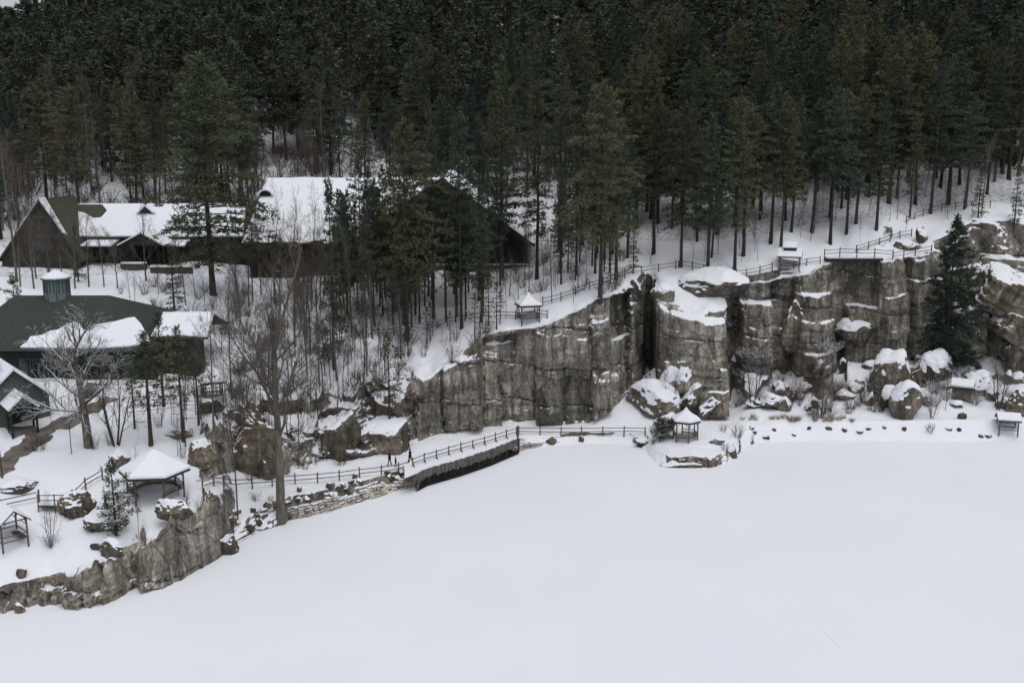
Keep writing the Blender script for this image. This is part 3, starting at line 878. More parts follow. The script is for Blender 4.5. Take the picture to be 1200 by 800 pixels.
def broadleaf(seed, H=20, r0=.28, spread=.5, fork=.35, depth=5, twig=1.0, multi=1, kid=.55, levels_n=(7, 6, 6, 5, 4)):
    """a leafless tree: trunk mesh and branch mesh"""
    rs = random.Random(seed)
    T, S = Segs(), Segs()

    def grow(p, d, L, r, lev):
        n = 5 if lev < 3 else 3
        pts = [p]; dirs = [d]
        for i in range(n):
            up = .10 if lev > 0 else .12
            d = (d + Vector((rs.gauss(0, .13), rs.gauss(0, .13), rs.gauss(0, .10) + up))).normalized() if lev else (d + Vector((rs.gauss(0, .035), rs.gauss(0, .035), .05))).normalized()
            p = p + d * (L / n)
            f0, f1 = i / n, (i + 1) / n
            end = .45 if lev == 0 else .28
            (T if lev == 0 else S).add(tuple(pts[-1]), tuple(p), r * (1 - f0 * (1 - end)), r * (1 - f1 * (1 - end)))
            pts.append(p); dirs.append(d)
        if lev >= depth: return
        k = levels_n[lev]
        for j in range(k):
            f = (fork + (1 - fork) * (j + rs.random()) / k) if lev == 0 else (.25 + .75 * (j + rs.random()) / k)
            f = min(f, .99)
            i = int(f * n); t = f * n - i
            q = pts[i].lerp(pts[i + 1], t)
            dd = dirs[i]
            a = rs.uniform(0, 6.28)
            side = dd.cross(Vector((math.cos(a), math.sin(a), .3))).normalized()
            ang = rs.uniform(.5, 1.0) * (spread * 2 if lev == 0 else 1)
            nd = (dd * math.cos(ang) + side * math.sin(ang)).normalized()
            rr = r * (1 - f * .6) * (.52 if lev < 2 else .6)
            LL = L * (.62 if lev else kid) * rs.uniform(.6, 1.1) * (1.12 - .45 * f)
            grow(q, nd, LL, max(rr, .011 * twig), lev + 1)
        if lev == 0:
            grow(pts[-1], dirs[-1], L * (.45 if kid < .6 else .62), r * .45, 1)
    for q in range(multi):
        a = 6.28 * q / max(1, multi) + rs.uniform(-.4, .4)
        o = .18 if multi > 1 else 0
        d = Vector((math.cos(a) * o * 1.6, math.sin(a) * o * 1.6, 1)).normalized()
        grow(Vector((math.cos(a) * o, math.sin(a) * o, -.3)), d, H * .62 * rs.uniform(.8, 1), r0 * rs.uniform(.75, 1), 0)
    return T.mesh('trunk', 8), S.mesh('branches', 3)


def shrub(seed, H=1.8, n=26, leafy=False, spread=.5, r=.016):
    rs = random.Random(seed); S = Segs()
    for i in range(n):
        a = rs.uniform(0, 6.28); q = rs.random() ** .5
        p = Vector((math.cos(a) * q * .35, math.sin(a) * q * .35, -.1))
        d = Vector((math.cos(a) * spread * rs.random(), math.sin(a) * spread * rs.random(), 1)).normalized()
        L = H * rs.uniform(.5, 1.05)
        k = 4
        for j in range(k):
            d2 = (d + Vector((rs.gauss(0, .18), rs.gauss(0, .18), rs.gauss(0, .1)))).normalized()
            e = p + d2 * (L / k)
            S.add(tuple(p), tuple(e), r * (1 - j * .18), r * (1 - (j + 1) * .18))
            if j > 0:
                for w_ in range(2):
                    d3 = (d2 + Vector((rs.gauss(0, .6), rs.gauss(0, .6), rs.gauss(.1, .4)))).normalized()
                    e3 = e + d3 * L * rs.uniform(.12, .3)
                    S.add(tuple(e), tuple(e3), r * .6, r * .3)
            p = e; d = d2
    return S.mesh('stems', 3)


# ---- prototypes; the first use of each moves the prototype, later uses copy it
PROTO = {}


def make_proto(key, name, builder, mat_t, mat_c, pn=('trunk', 'crown'), H=1.0):
    PROTO[key] = dict(name=name, fn=builder, mt=mat_t, mc=mat_c, pn=pn, H=H, obj=None, meshes=None)


def plant(key, label, cat, loc, height=None, rz=0, group=None, wide=1.0, lean=(0, 0)):
    p = PROTO[key]
    if p['meshes'] is None:
        ms = p['fn']()
        if not isinstance(ms, tuple): ms = (ms,)
        p['meshes'] = ms
        zz = []
        for me_ in ms:
            q_ = np.zeros(len(me_.vertices) * 3, np.float32); me_.vertices.foreach_get('co', q_); zz.append(q_[2::3].max())
        p['H'] = float(max(zz))
    s = 1.0 if height is None else height / p['H']
    sc = (s * wide, s * wide, s)
    if p['obj'] is None:
        if len(p['meshes']) == 1:
            r = link(p['name'], p['meshes'][0], p['mt'])
            tag(r, label, cat, group)
            r.location = loc; r.rotation_euler = (lean[0], lean[1], rz); r.scale = sc
            PARTS[r.name] = []
        else:
            r = thing(p['name'], label, cat, loc, rz, group, sc); r.rotation_euler = (lean[0], lean[1], rz)
            PARTS[r.name] = [link(p['pn'][0], p['meshes'][0], p['mt'], r), link(p['pn'][1], p['meshes'][1], p['mc'], r)]
        p['obj'] = r
        return r
    return copy_tree(p['obj'], label, cat, loc, rz, sc, group, lean)


G_, O_, D_ = M['leaf_green'], M['leaf_olive'], M['leaf_dark']
make_proto('pineA', 'pine_tree', lambda: conifer(1, 26, .27, 5.6), M['bark_pine'], G_, H=26)
make_proto('pineB', 'pine_tree', lambda: conifer(2, 26, .37, 5.2), M['bark_pine'], O_, H=26)
make_proto('pineC', 'pine_tree', lambda: conifer(3, 26, .24, 5.3), M['bark_pine'], O_, H=26)
make_proto('pineD', 'pine_tree', lambda: conifer(4, 26, .40, 5.4), M['bark_pine'], D_, H=26)
make_proto('pineE', 'pine_tree', lambda: conifer(5, 26, .30, 4.4, 'plume'), M['bark_pine'], D_, H=26)
make_proto('pineF', 'pine_tree', lambda: conifer(6, 26, .26, 4.5, 'plume'), M['bark_pine'], G_, H=26)
make_proto('pineBig', 'pine_tree', lambda: conifer(7, 26, .14, 7.4, dens=1.25), M['bark_pine'], G_, H=26)
make_proto('pineWide', 'pine_tree', lambda: conifer(17, 26, .28, 6.6, dens=1.1), M['bark_pine'], O_, H=26)
make_proto('spruce', 'spruce_tree', lambda: conifer(8, 20, .08, 5.4, 'spruce', dens=1.45), M['bark_pine'], M['leaf_spruce'], H=20)
make_proto('hemlock', 'hemlock_tree', lambda: conifer(9, 12, .12, 2.4, 'spruce', dens=1.1, tri=.32, step=.75), M['bark_pine'], G_, H=12)
make_proto('sprayA', 'young_pine_tree', lambda: conifer(10, 11, .30, 2.6, 'pine', dens=.9, tri=.32, step=1.15), M['bark_pine'], M['leaf_snow'], H=11)
make_proto('sprayB', 'young_pine_tree', lambda: conifer(11, 10, .38, 2.2, 'pine', dens=1.2, tri=.30, step=.7), M['bark_pine'], O_, H=10)
make_proto('smallpine', 'small_pine_tree', lambda: conifer(12, 7, .08, 2.0, 'pine', dens=2.0, tri=.26, step=.42), M['bark_pine'], M['leaf_snow'], H=7)
make_proto('bushpine', 'small_pine_tree', lambda: conifer(13, 3.6, .02, 2.1, 'pine', dens=4.0, tri=.20, step=.22), M['bark_pine'], M['leaf_snow'], H=3.6)
make_proto('bareA', 'bare_tree', lambda: broadleaf(21, 20, .22, .36, .40, 4, levels_n=(8, 6, 6, 5, 4)), M['bark_grey'], M['bark_brown'], ('trunk', 'branches'), H=20)
make_proto('bareB', 'bare_tree', lambda: broadleaf(22, 20, .20, .28, .45, 4, levels_n=(8, 6, 5, 5, 4)), M['bark_brown'], M['bark_brown'], ('trunk', 'branches'), H=20)
make_proto('bareC', 'bare_tree', lambda: broadleaf(23, 18, .20, .45, .30, 4, levels_n=(7, 6, 6, 5, 4)), M['bark_grey'], M['bark_grey'], ('trunk', 'branches'), H=18)
make_proto('sapling', 'bare_sapling', lambda: broadleaf(24, 9, .075, .30, .35, 3, levels_n=(9, 4, 3, 3)), M['bark_brown'], M['bark_brown'], ('trunk', 'branches'), H=9)
make_proto('saplingB', 'bare_sapling', lambda: broadleaf(25, 9, .085, .5, .25, 3, levels_n=(9, 5, 3, 3)), M['bark_grey'], M['bark_grey'], ('trunk', 'branches'), H=9)
make_proto('clump', 'bare_tree', lambda: broadleaf(26, 10, .11, .3, .3, 3, multi=4, levels_n=(7, 5, 4, 3)), M['bark_brown'], M['bark_brown'], ('trunk', 'branches'), H=9.5)
make_proto('bigbare', 'bare_tree', lambda: broadleaf(42, 27, .47, .52, .40, 5, kid=.72, levels_n=(11, 6, 5, 4, 3)), M['bark_grey'], M['bark_grey'], ('trunk', 'branches'), H=29)
make_proto('snowbare', 'bare_tree', lambda: broadleaf(36, 13, .40, .60, .38, 4, twig=1.3, kid=.80, levels_n=(11, 7, 6, 5)), M['bark_grey'], M['bark_snow'], ('trunk', 'branches'), H=15)
make_proto('snowclump', 'bare_tree', lambda: broadleaf(35, 9, .10, .5, .2, 3, multi=5, levels_n=(7, 5, 4, 3)), M['bark_brown'], M['twig_snow'], ('trunk', 'branches'), H=8.5)
make_proto('shrubA', 'bare_shrub', lambda: shrub(1), M['bark_brown'], None, H=1.9)
make_proto('shrubB', 'bare_shrub', lambda: shrub(2, 2.6, 34, r=.018), M['bark_brown'], None, H=2.6)
make_proto('shrubS', 'snowy_shrub', lambda: shrub(3, 2.0, 46, spread=.9, r=.024), M['twig_snow'], None, H=1.8)
make_proto('grass', 'grass_tuft', lambda: shrub(4, 1.2, 60, spread=.7, r=.012), M['grass'], None, H=1.1)
make_proto('shrubR', 'reddish_shrub', lambda: shrub(5, 2.4, 60, spread=.8, r=.018), bark_material('reddish_twig', (.09, .062, .050), (.20, .14, .115)), None, H=2.2)


def place_px(key, u, v, vtop, label, cat='pine tree', group=None, rz=None, wide=1.0, du=0):
    p = hit(u, v)
    q = at_y(u, vtop, p.y)
    h = max(.6, q[2] - p.z)
    rz = (u * 12.9898 + v * 3.1) % 6.28 if rz is None else rz
    lean = (0, math.atan2(du / pxm(p), h)) if du else (0, 0)
    return plant(key, label, cat, (p.x, p.y, p.z), h, rz if not du else 0, group, wide, lean), p


OCC = []          # taken spots
def occ(p, r=2.0): OCC.append((p[0], p[1], r))


# --- single trees that can be pointed out: kind, foot column, foot row, top row, width factor, label
ONE = [
 ('pineBig', 250, 346, 58, 1.0, 'tall broad green pine standing alone in front of the long lodge roof'),
 ('hemlock', 392, 433, 205, .62, 'slender dark pine whose crown crosses the middle of the pavilion snow roof'),
 ('pineWide', 477, 400, 135, .8, 'olive green pine in front of the pavilion gable, left of its apex'),
 ('pineA', 541, 385, 128, .62, 'green pine standing before the middle of the dark pavilion gable'),
 ('pineF', 588, 326, 60, .8, 'tall dark trunked pine just right of the pavilion gable corner'),
 ('pineC', 629, 327, 92, .75, 'tall olive pine behind the small pyramid roofed summerhouse on the cliff'),
 ('pineD', 655, 295, 62, .8, 'dark pine on the slope right of the pavilion with a thick bare trunk'),
 ('pineWide', 703, 352, 90, .82, 'large olive brown pine at the cliff edge above the tall quarried wall'),
 ('pineF', 722, 328, 120, .8, 'narrow green pine close right of the large olive brown cliff edge pine'),
 ('pineB', 766, 298, 105, .9, 'pine with a straight dark trunk above the split in the cliff'),
 ('pineWide', 798, 313, 118, .78, 'broad olive pine behind the snow capped rock shelf on the cliff top'),
 ('pineE', 829, 322, 130, .9, 'narrow dark pine beside the curved fence on the cliff top'),
 ('pineA', 861, 316, 110, .75, 'bushy green pine just left of the gabled summerhouse on the cliff top'),
 ('pineD', 903, 285, 95, .9, 'pine with a thick trunk rising right behind the gabled cliff top summerhouse'),
 ('pineB', 915, 292, 110, .8, 'olive pine standing directly behind the gabled cliff top summerhouse'),
 ('pineD', 973, 286, 100, .85, 'tall straight dark pine at the left end of the cliff top footbridge'),
 ('pineE', 992, 274, 118, .9, 'slim dark pine above the cliff top footbridge'),
 ('pineB', 1003, 262, 96, .9, 'olive topped pine behind the cliff top footbridge'),
 ('pineF', 1027, 269, 105, .9, 'narrow green pine right of the cliff top footbridge on the open snow'),
 ('pineC', 1066, 255, 130, .7, 'olive pine at the foot of the upper stair railings'),
 ('spruce', 1108, 432, 248, 1.02, 'large dark conical spruce growing against the right part of the cliff'),
 ('hemlock', 1188, 268, 188, .8, 'small dark conifer at the right edge above the ledge of snowy rock'),
 ('hemlock', 1146, 256, 192, .9, 'small green conifer in front of the upper fence at the right'),
 ('smallpine', 136, 627, 533, .95, 'small green pine with snow on its needles left of the large hexagonal gazebo'),
 ('bushpine', 773, 516, 483, 1.0, 'small rounded pine bush beside the pyramid roofed gazebo on the point'),
 ('sprayB', 177, 522, 385, 1.25, 'olive pine with a dense clump of needles in front of the green roofed building'),
 ('sprayB', 215, 518, 378, .9, 'slim olive pine next to the denser one near the low snowy hut'),
 ('sprayA', 457, 512, 388, 1.0, 'young pine with flat sprays leaning out over the path near the walkers'),
 ('sprayA', 478, 405, 330, .8, 'young pine with flat sprays at the left end of the cliff edge'),
 ('smallpine', 20, 385, 318, .9, 'small dark pine behind the green roof at the left edge'),
 ('sprayA', 715, 352, 296, 1.0, 'small snow flecked pine on the cliff edge at the foot of the olive brown pine'),
 ('hemlock', 742, 320, 250, .8, 'small conifer behind the snow flecked pine on the cliff edge'),
 ('bareB', 535, 402, 330, .5, 'thin bare sapling on the snow band above the cliff beside the rail fence'),
 ('bigbare', 329, 608, 236, 1.0, 'very tall bare tree with a thick grey trunk standing at the lake shore'),
 ('snowbare', 104, 522, 345, 1.15, 'bare tree with thick trunk and snow lined limbs in front of the green roof'),
 ('clump', 136, 522, 420, 1.1, 'bare tree of several stems beside the thick trunked snow lined tree'),
 ('bareB', 279, 614, 400, .5, 'slender bare tree at the shore just left of the very tall one'),
 ('sapling', 263, 600, 490, .8, 'thin bare sapling between the large gazebo and the shore trees'),
 ('sapling', 163, 634, 560, .6, 'thin bare sapling on the snow in front of the large gazebo'),
 ('sapling', 84, 532, 430, .7, 'leaning thin sapling beside the dirt path'),
 ('bareB', 3, 560, 345, .5, 'slender bare tree at the left edge by the green cottage'),
 ('clump', 60, 640, 575, .6, 'bare brown shrub below the little rail bridge'),
 ('sapling', 160, 576, 515, .6, 'thin bare sapling right behind the large gazebo roof'),
 ('bareC', 250, 500, 330, .6, 'bare grey tree rising beside the small snow roofed hut'),
 ('bareC', 272, 468, 300, .6, 'bare grey tree with a leaning trunk right of the small snow roofed hut'),
 ('bareA', 430, 440, 300, .6, 'bare brown tree at the left end of the cliff top fence'),
 ('saplingB', 350, 545, 430, .9, 'bare grey sapling right behind the path fence near the tall shore tree'),
 ('saplingB', 395, 520, 410, .9, 'bare grey sapling growing from the brown outcrop'),
 ('bareA', 360, 440, 290, .6, 'bare brown tree left of the slender dark pine'),
 ('pineB', 436, 372, 195, .7, 'olive pine at the left corner of the pavilion gable'),
 ('pineD', 508, 372, 150, .7, 'dark pine covering the left part of the pavilion gable'),
 ('pineE', 562, 352, 150, .9, 'narrow dark pine covering the right part of the pavilion gable'),
 ('hemlock', 205, 372, 285, 1.1, 'bushy dark conifer left of the tall broad pine below the lodge'),
 ('hemlock', 92, 330, 262, .9, 'dark brownish conifer in front of the brown shingled lodge gable'),
 ('bareC', 412, 395, 250, .6, 'bare grey tree in front of the pavilion roof slope'),
 ('bareC', 20, 330, 95, .6, 'bare dark tree behind the lodge at the left edge'),
 ('clump', 785, 488, 420, .8, 'bare clump of thin stems behind the gazebo on the point'),
 ('clump', 882, 478, 400, .8, 'bare thin stemmed tree right of the stone buttress'),
 ('clump', 962, 490, 430, .9, 'pale bare shrub tree in front of the reddish thicket'),
 ('snowclump', 1092, 490, 445, .9, 'bare snow laden tree with bent limbs below the conical spruce'),
 ('clump', 1170, 480, 410, .9, 'bare stemmed tree right of the boulders near the far gazebo'),
 ('sapling', 1108, 480, 415, .8, 'thin bare sapling in front of the little snow capped shelter'),
 ('sapling', 1070, 480, 405, .8, 'thin bare sapling beside the tallest snow covered boulder'),
 ('sprayB', 158, 502, 420, 1.0, 'small olive pine left of the dense clumped one'),
 ('sprayB', 192, 476, 362, 1.0, 'olive pine close against the wall of the green roofed building'),
 ('sprayB', 233, 498, 398, .9, 'olive pine standing just left of the small snow roofed hut'),
 ('bareC', 1150, 255, 150, .6, 'bare pale tree above the ledge at the right'),
 ('bareC', 812, 310, 235, .35, 'thin bare tree behind the curved cliff top fence'),
 ('bareA', 620, 345, 190, .4, 'leaning bare trunk right behind the small pyramid roofed summerhouse'),
 ('bareB', 593, 372, 290, .35, 'thin bare tree just left of the small pyramid roofed summerhouse'),
]
CATS = {'pine': 'pine tree', 'spru': 'spruce tree', 'heml': 'conifer', 'smal': 'small pine', 'bush': 'small pine', 'spra': 'young pine', 'bare': 'bare tree', 'clum': 'bare tree', 'bigb': 'bare tree', 'snow': 'bare tree', 'sapl': 'sapling'}
for key, u, v, vt_, wd, lab in ONE:
    o, p = place_px(key, u, v, vt_, lab, CATS[key[:4]], wide=wd)
    occ(p, 2.2 if key[:4] in ('pine', 'spru') else 1.2)
# ------------------------------------------------------------------ fences, shelters, buildings, rocks, people
def rail_fence(label, pts, spacing=2.6, h=1.15, rails=(.98, .5), braces=False, name='rail_fence', r=.068, group=None):
    """pts: world points of the foot line"""
    P = [Vector(p) for p in pts]
    cum = [0]
    for a, b in zip(P, P[1:]): cum.append(cum[-1] + (b - a).length)
    n = max(1, round(cum[-1] / spacing))
    rs = random.Random(len(label) * 7 + int(cum[-1]))
    def at(t):
        for i in range(len(P) - 1):
            if t <= cum[i + 1] or i == len(P) - 2:
                return P[i].lerp(P[i + 1], (t - cum[i]) / max(1e-6, cum[i + 1] - cum[i]))
    o = P[0]
    root = thing(name, label, 'fence', tuple(o), 0, group)
    feet = []
    for i in range(n + 1):
        q = at(cum[-1] * i / n)
        feet.append(q - o)
    for i, f in enumerate(feet):
        m = MB(); hh = h * rs.uniform(.96, 1.12)
        t = Vector((rs.uniform(-.05, .05), rs.uniform(-.05, .05), hh))
        m.tube(f + Vector((0, 0, -.3)), f + t, r * 1.3, r * 1.1, 7)
        if braces:
            m.tube(f + Vector((0, 0, .55)), f + Vector((.35, -.75, -.12)), r * .8, r * .7, 6)
        m.build('post', M['wood'], root)
    for k, z in enumerate(rails):
        m = MB()
        for a, b in zip(feet, feet[1:]):
            d = (b - a) * .03
            mid = (a + b) / 2 + Vector((0, 0, z + rs.uniform(-.04, .03)))
            m.tube(a - d + Vector((0, 0, z)), mid, r * .85, r * .75, 6)
            m.tube(mid, b + d + Vector((0, 0, z + rs.uniform(-.02, .02))), r * .75, r * .7, 6)
        m.build('top_rail' if k == 0 else 'lower_rail', M['wood'], root)
    return root


def foot(pxs, zmin=None):
    out = []
    for i, (u, v) in enumerate(pxs):
        p = hit(u, v)
        if zmin is not None and p.z < zmin: p = Vector(at_z(u, v, zmin))
        out.append(p)
    # follow the ground in between
    res = [out[0]]
    for a, b in zip(out, out[1:]):
        n = max(1, int((b - a).length / 2.6))
        for i in range(1, n + 1):
            q = a.lerp(b, i / n)
            z = gz(q.x, q.y)
            if zmin is not None: z = max(z, zmin)
            if i < n: q.z = z if abs(z - q.z) < 1.0 else q.z
            res.append(q)
    return res


rail_fence('rustic rail fence along the shore path from the large gazebo to the walkers',
           foot([(238, 575), (270, 573), (304, 570), (335, 568), (362, 566), (390, 564), (417, 560), (445, 557), (466, 554), (480, 550)]), 2.5, 1.2)
rail_fence('braced rail fence on the wooden boardwalk below the cliff',
           foot([(484, 547), (500, 541), (527, 533), (560, 524), (590, 515), (605, 510)], 2.15), 1.9, 1.15, braces=True)
rail_fence('rail fence on the bank between the boardwalk end and the gazebo on the point',
           foot([(608, 509.5), (640, 510), (680, 510), (719, 509), (756, 510)]), 2.9, 1.15)
rail_fence('rail fence along the cliff top left of the small pyramid roofed summerhouse',
           foot([(375, 402), (430, 394), (480, 386), (530, 379), (562, 375), (584, 373), (604, 374)]), 2.8, 1.2)
rail_fence('short rail fence right beside the small pyramid roofed summerhouse', foot([(630, 371), (641, 373)]), 1.6, 1.2)
rail_fence('rail fence climbing the snow slope behind the small pyramid roofed summerhouse',
           foot([(636, 358), (660, 352), (692, 339), (722, 329), (752, 321), (792, 315)]), 2.6, 1.2)
rail_fence('curved rail fence above the snow capped rock shelf on the cliff top',
           foot([(795, 314), (815, 316), (830, 320), (850, 325), (870, 325), (890, 321), (905, 317)]), 2.2, 1.15)
rail_fence('rail fence in front of the gabled cliff top summerhouse', foot([(914, 318), (928, 316), (945, 311), (961, 309)]), 2.2, 1.1)
rail_fence('rail fence of the footbridge over the dark gap in the cliff', [at_y(966, 301, 152.5), at_y(972, 299, 153), at_y(1000, 300, 153.4), at_y(1033, 300, 153.4), at_y(1046, 302, 153.0)], 2.6, 1.15)
rail_fence('rail fence along the snowy ledge right of the footbridge', foot([(1046, 304), (1070, 300), (1091, 296)]), 2.6, 1.15)
rail_fence('rail fence climbing from the footbridge to the brown wall', foot([(1003, 296), (1020, 291), (1041, 284), (1052, 280), (1068, 277)]), 2.4, 1.2)
rail_fence('upper rail fence climbing right through the trees', foot([(1062, 262), (1075, 256), (1090, 251), (1105, 247), (1130, 244), (1160, 244)]), 2.8, 1.2)
rail_fence('rail fence climbing left of the little rail bridge at the lower left', foot([(0, 598), (22, 593), (46, 588)]), 2.6, 1.2)
rail_fence('rail fence between the little rail bridge and the snowy rocks left of the large gazebo', foot([(86, 588), (97, 577), (108, 567), (120, 562)]), 2.0, 1.15)
rail_fence('short rail fence left in front of the large gazebo', foot([(124, 592), (145, 587), (160, 586)]), 2.0, .9)
rail_fence('handrail beside the dirt path to the green cottage', foot([(50, 484), (62, 480), (75, 474), (92, 466)]), 2.6, 1.0, rails=(.95,), r=.035)
rail_fence('rail fence behind the trees under the green roofed building', foot([(150, 488), (180, 485), (215, 480), (250, 478)]), 3.0, 1.0, r=.04)

# footbridge deck over the gap
g = thing('footbridge', 'flat wooden footbridge covered in snow spanning the dark gap in the cliff', 'footbridge', at_y(1002, 303, 153.6))
a, b = at_y(972, 303, 153.6), at_y(1038, 303, 153.6)
hw = (b[0] - a[0]) / 2
m = MB(); m.box(-hw, -.15, -.22, hw, 1.5, 0); m.build('deck', M['wood_dark'], g)
m = MB(); m.box(-hw + .05, -.1, .003, hw - .05, 1.45, .22); m.build('snow_cover', M['roofsnow'], g, bevel=.08)
for yy in (0.05, 1.3):
    m = MB(); m.tube((-hw, yy, -.34), (hw, yy, -.34), .13, .13, 8); m.build('beam', M['wood_dark'], g)

# little rail bridge at lower left
p = hit(66, 597)
g = thing('rail_bridge', 'little wooden bridge with rail on stilts above the snow at the lower left', 'footbridge', tuple(p + Vector((0, 0, .55))))
m = MB(); m.box(-1.5, -.5, -.15, 1.6, .6, 0); m.build('deck', M['wood_dark'], g)
m = MB(); m.box(-1.45, -.45, .003, 1.55, .55, .14); m.build('snow_cover', M['roofsnow'], g, bevel=.05)
for x in (-1.45, 0.1, 1.55):
    m = MB(); m.tube((x, -.5, -1.6), (x + .03, -.48, 1.15), .06, .055, 7); m.build('post', M['wood'], g)
for z in (1.05, .55):
    m = MB(); m.tube((-1.5, -.5, z), (1.6, -.49, z + .02), .045, .045, 7); m.build('rail', M['wood'], g)


# ---------------- summerhouses
def ring(n, r, z, rot=0):
    return [Vector((r * math.cos(rot + 6.28319 * k / n), r * math.sin(rot + 6.28319 * k / n), z)) for k in range(n)]


def summerhouse(label, loc, n=6, rad=2.6, over=.55, hp=2.3, rise=1.9, rz=0, concave=0, bench=True, finial=.25, sn=.22, wall=None, opening=None):
    g = thing('gazebo', label, 'gazebo', loc, rz)
    rot = math.pi / n
    base = ring(n, rad, 0, rot)
    for p in base:
        m = MB(); m.tube(p + Vector((0, 0, -.5)), p + Vector((0, 0, hp)), .095, .085, 8)
        m.build('post', M['wood'], g)
    pr = [(1, 0), (.5, .5 - concave * .18), (.2, .8 - concave * .16), (.02, 1)]
    def roofm(grow, dz, th):
        m = MB(); R0 = rad + over + grow
        rings = [ring(n, R0 * a, hp + dz + rise * b, rot) for a, b in pr]
        low = ring(n, R0 * 1.0, hp + dz - th, rot)
        vs = [q for rr in rings for q in rr] + low
        f = []
        for i in range(len(rings) - 1):
            for k in range(n):
                f.append((i * n + k, i * n + (k + 1) % n, (i + 1) * n + (k + 1) % n, (i + 1) * n + k))
        L = len(rings)
        f.append(tuple((L - 1) * n + k for k in range(n)))
        for k in range(n): f.append((L * n + k, L * n + (k + 1) % n, (k + 1) % n, k))
        f.append(tuple(L * n + k for k in range(n - 1, -1, -1)))
        m.add(vs, f)
        return m
    rf = roofm(0, 0, .10).build('roof', M['wood_dark'], g)
    roofm(-.03, .11 + sn, sn).build('snow_cover', M['roofsnow'], g, bevel=.07)
    if finial:
        m = MB(); m.tube((0, 0, hp + rise - .1), (0, 0, hp + rise + sn + .1 + finial), .07, .045, 7); m.build('finial', M['wood'], g)
    for k in range(n):
        a, b = base[k], base[(k + 1) % n]
        m = MB()
        m.tube(a + Vector((0, 0, hp - .12)), b + Vector((0, 0, hp - .12)), .07, .07, 7)
        for q, w_ in ((a, b), (b, a)):
            d = (w_ - q).normalized()
            m.tube(q + Vector((0, 0, hp - .65)), q + d * .5 + Vector((0, 0, hp - .1)), .04, .04, 6)
        m.build('eave_beam', M['wood'], g)
    # entrance on one side stays open
    for k in range(n):
        if (k == (n // 4) if opening is None else k in opening) and n > 4: continue
        a, b = base[k], base[(k + 1) % n]
        m = MB()
        m.tube(a + Vector((0, 0, .95)), b + Vector((0, 0, .95)), .05, .05, 6)
        m.tube(a + Vector((0, 0, .55)), b + Vector((0, 0, .55)), .045, .045, 6)
        nb = 7
        for i in range(1, nb):
            q = a.lerp(b, i / nb); m.tube(q + Vector((0, 0, .55)), q + Vector((0, 0, .95)), .03, .03, 5)
        m.build('railing', M['wood'], g)
        if bench:
            m = MB(); c = Vector((0, 0, 0))
            ia, ib = a * .80, b * .80
            m.slab([a * .97 + Vector((0, 0, .48)), b * .97 + Vector((0, 0, .48)), ib + Vector((0, 0, .48)), ia + Vector((0, 0, .48))], .06)
            m.tube(ia + Vector((0, 0, -.2)), ia + Vector((0, 0, .45)), .04, .04, 5)
            m.build('bench', M['wood'], g)
    return g


def gable_shelter(label, loc, w=3.0, d=2.4, hp=2.1, rise=1.0, rz=0, sn=.2, rails=True, second=False, walls=False, over=.35):
    """ridge along local x"""
    g = thing('gazebo' if not walls else 'shelter', label, 'gazebo' if not walls else 'shelter', loc, rz)
    for x in (-w / 2, w / 2):
        for y in (-d / 2, d / 2):
            m = MB(); m.tube((x, y, -.5), (x, y, hp), .09, .08, 8)
            m.tube((x, y, hp - .6), (x - math.copysign(.5, x), y, hp - .05), .04, .04, 5)
            m.tube((x, y, hp - .6), (x, y - math.copysign(.5, y), hp - .05), .04, .04, 5)
            m.build('post', M['wood'], g)
    W, D = w / 2 + over, d / 2 + over
    drop = rise * over / (d / 2)
    for s in (-1, 1):
        m = MB(); q = [(-W, s * D, hp - drop), (W, s * D, hp - drop), (W, 0, hp + rise), (-W, 0, hp + rise)]
        m.slab([(x, y, z + .1) for x, y, z in q], .09); m.build('roof', M['wood_dark'], g)
        m = MB(); m.slab([(x * .99, y, z + .1 + sn) for x, y, z in q], sn - .01); m.build('snow_cover', M['roofsnow'], g, bevel=.06)
    if second:
        for s in (-1, 1):
            q = [(-W * .55, s * .75, hp + rise + .15), (W * .55, s * .75, hp + rise + .15), (W * .55, 0, hp + rise + 1.0), (-W * .55, 0, hp + rise + 1.0)]
            m = MB(); m.slab(q, .09); m.build('upper_roof', M['wood_dark'], g)
            m = MB(); m.slab([(x, y, z + .22) for x, y, z in q], .2); m.build('snow_cover', M['roofsnow'], g, bevel=.05)
        m = MB(); m.box(-W * .5, -.6, hp + rise * .5, W * .5, .6, hp + rise + .3); m.build('lantern_wall', M['wood_dark'], g)
    m = MB()
    for x in (-w / 2, w / 2): m.tube((x, -d / 2, hp - .05), (x, d / 2, hp - .05), .06, .06, 6)
    for y in (-d / 2, d / 2): m.tube((-w / 2, y, hp - .05), (w / 2, y, hp - .05), .06, .06, 6)
    m.build('eave_beams', M['wood'], g)
    if rails:
        for (a, b) in (((-w / 2, d / 2), (w / 2, d / 2)), ((-w / 2, -d / 2), (-w / 2, d / 2)), ((w / 2, -d / 2), (w / 2, d / 2)), ((-w / 2, -d / 2), (w / 2, -d / 2))):
            m = MB()
            for z in (.42, .9): m.tube((*a, z), (*b, z), .05, .05, 6)
            m.build('railing', M['wood'], g)
        m = MB(); m.box(-w / 2 + .1, d / 2 - .6, .42, w / 2 - .1, d / 2 - .1, .5); m.build('bench', M['wood'], g)
    if walls:
        for (x0, y0, x1, y1) in ((-w / 2, -d / 2 + .02, w / 2, -d / 2 + .09), (-w / 2, d / 2 - .09, w / 2, d / 2 - .02), (-w / 2 + .02, -d / 2 + .1, -w / 2 + .09, d / 2 - .1), (w / 2 - .09, -d / 2 + .1, w / 2 - .02, d / 2 - .1)):
            m = MB(); m.box(x0, y0, .1, x1, y1, hp * .82); m.build('wall', M['wood'], g)
    return g


def seat(u, v, sink=0): p = hit(u, v); return (p.x, p.y, p.z - sink)


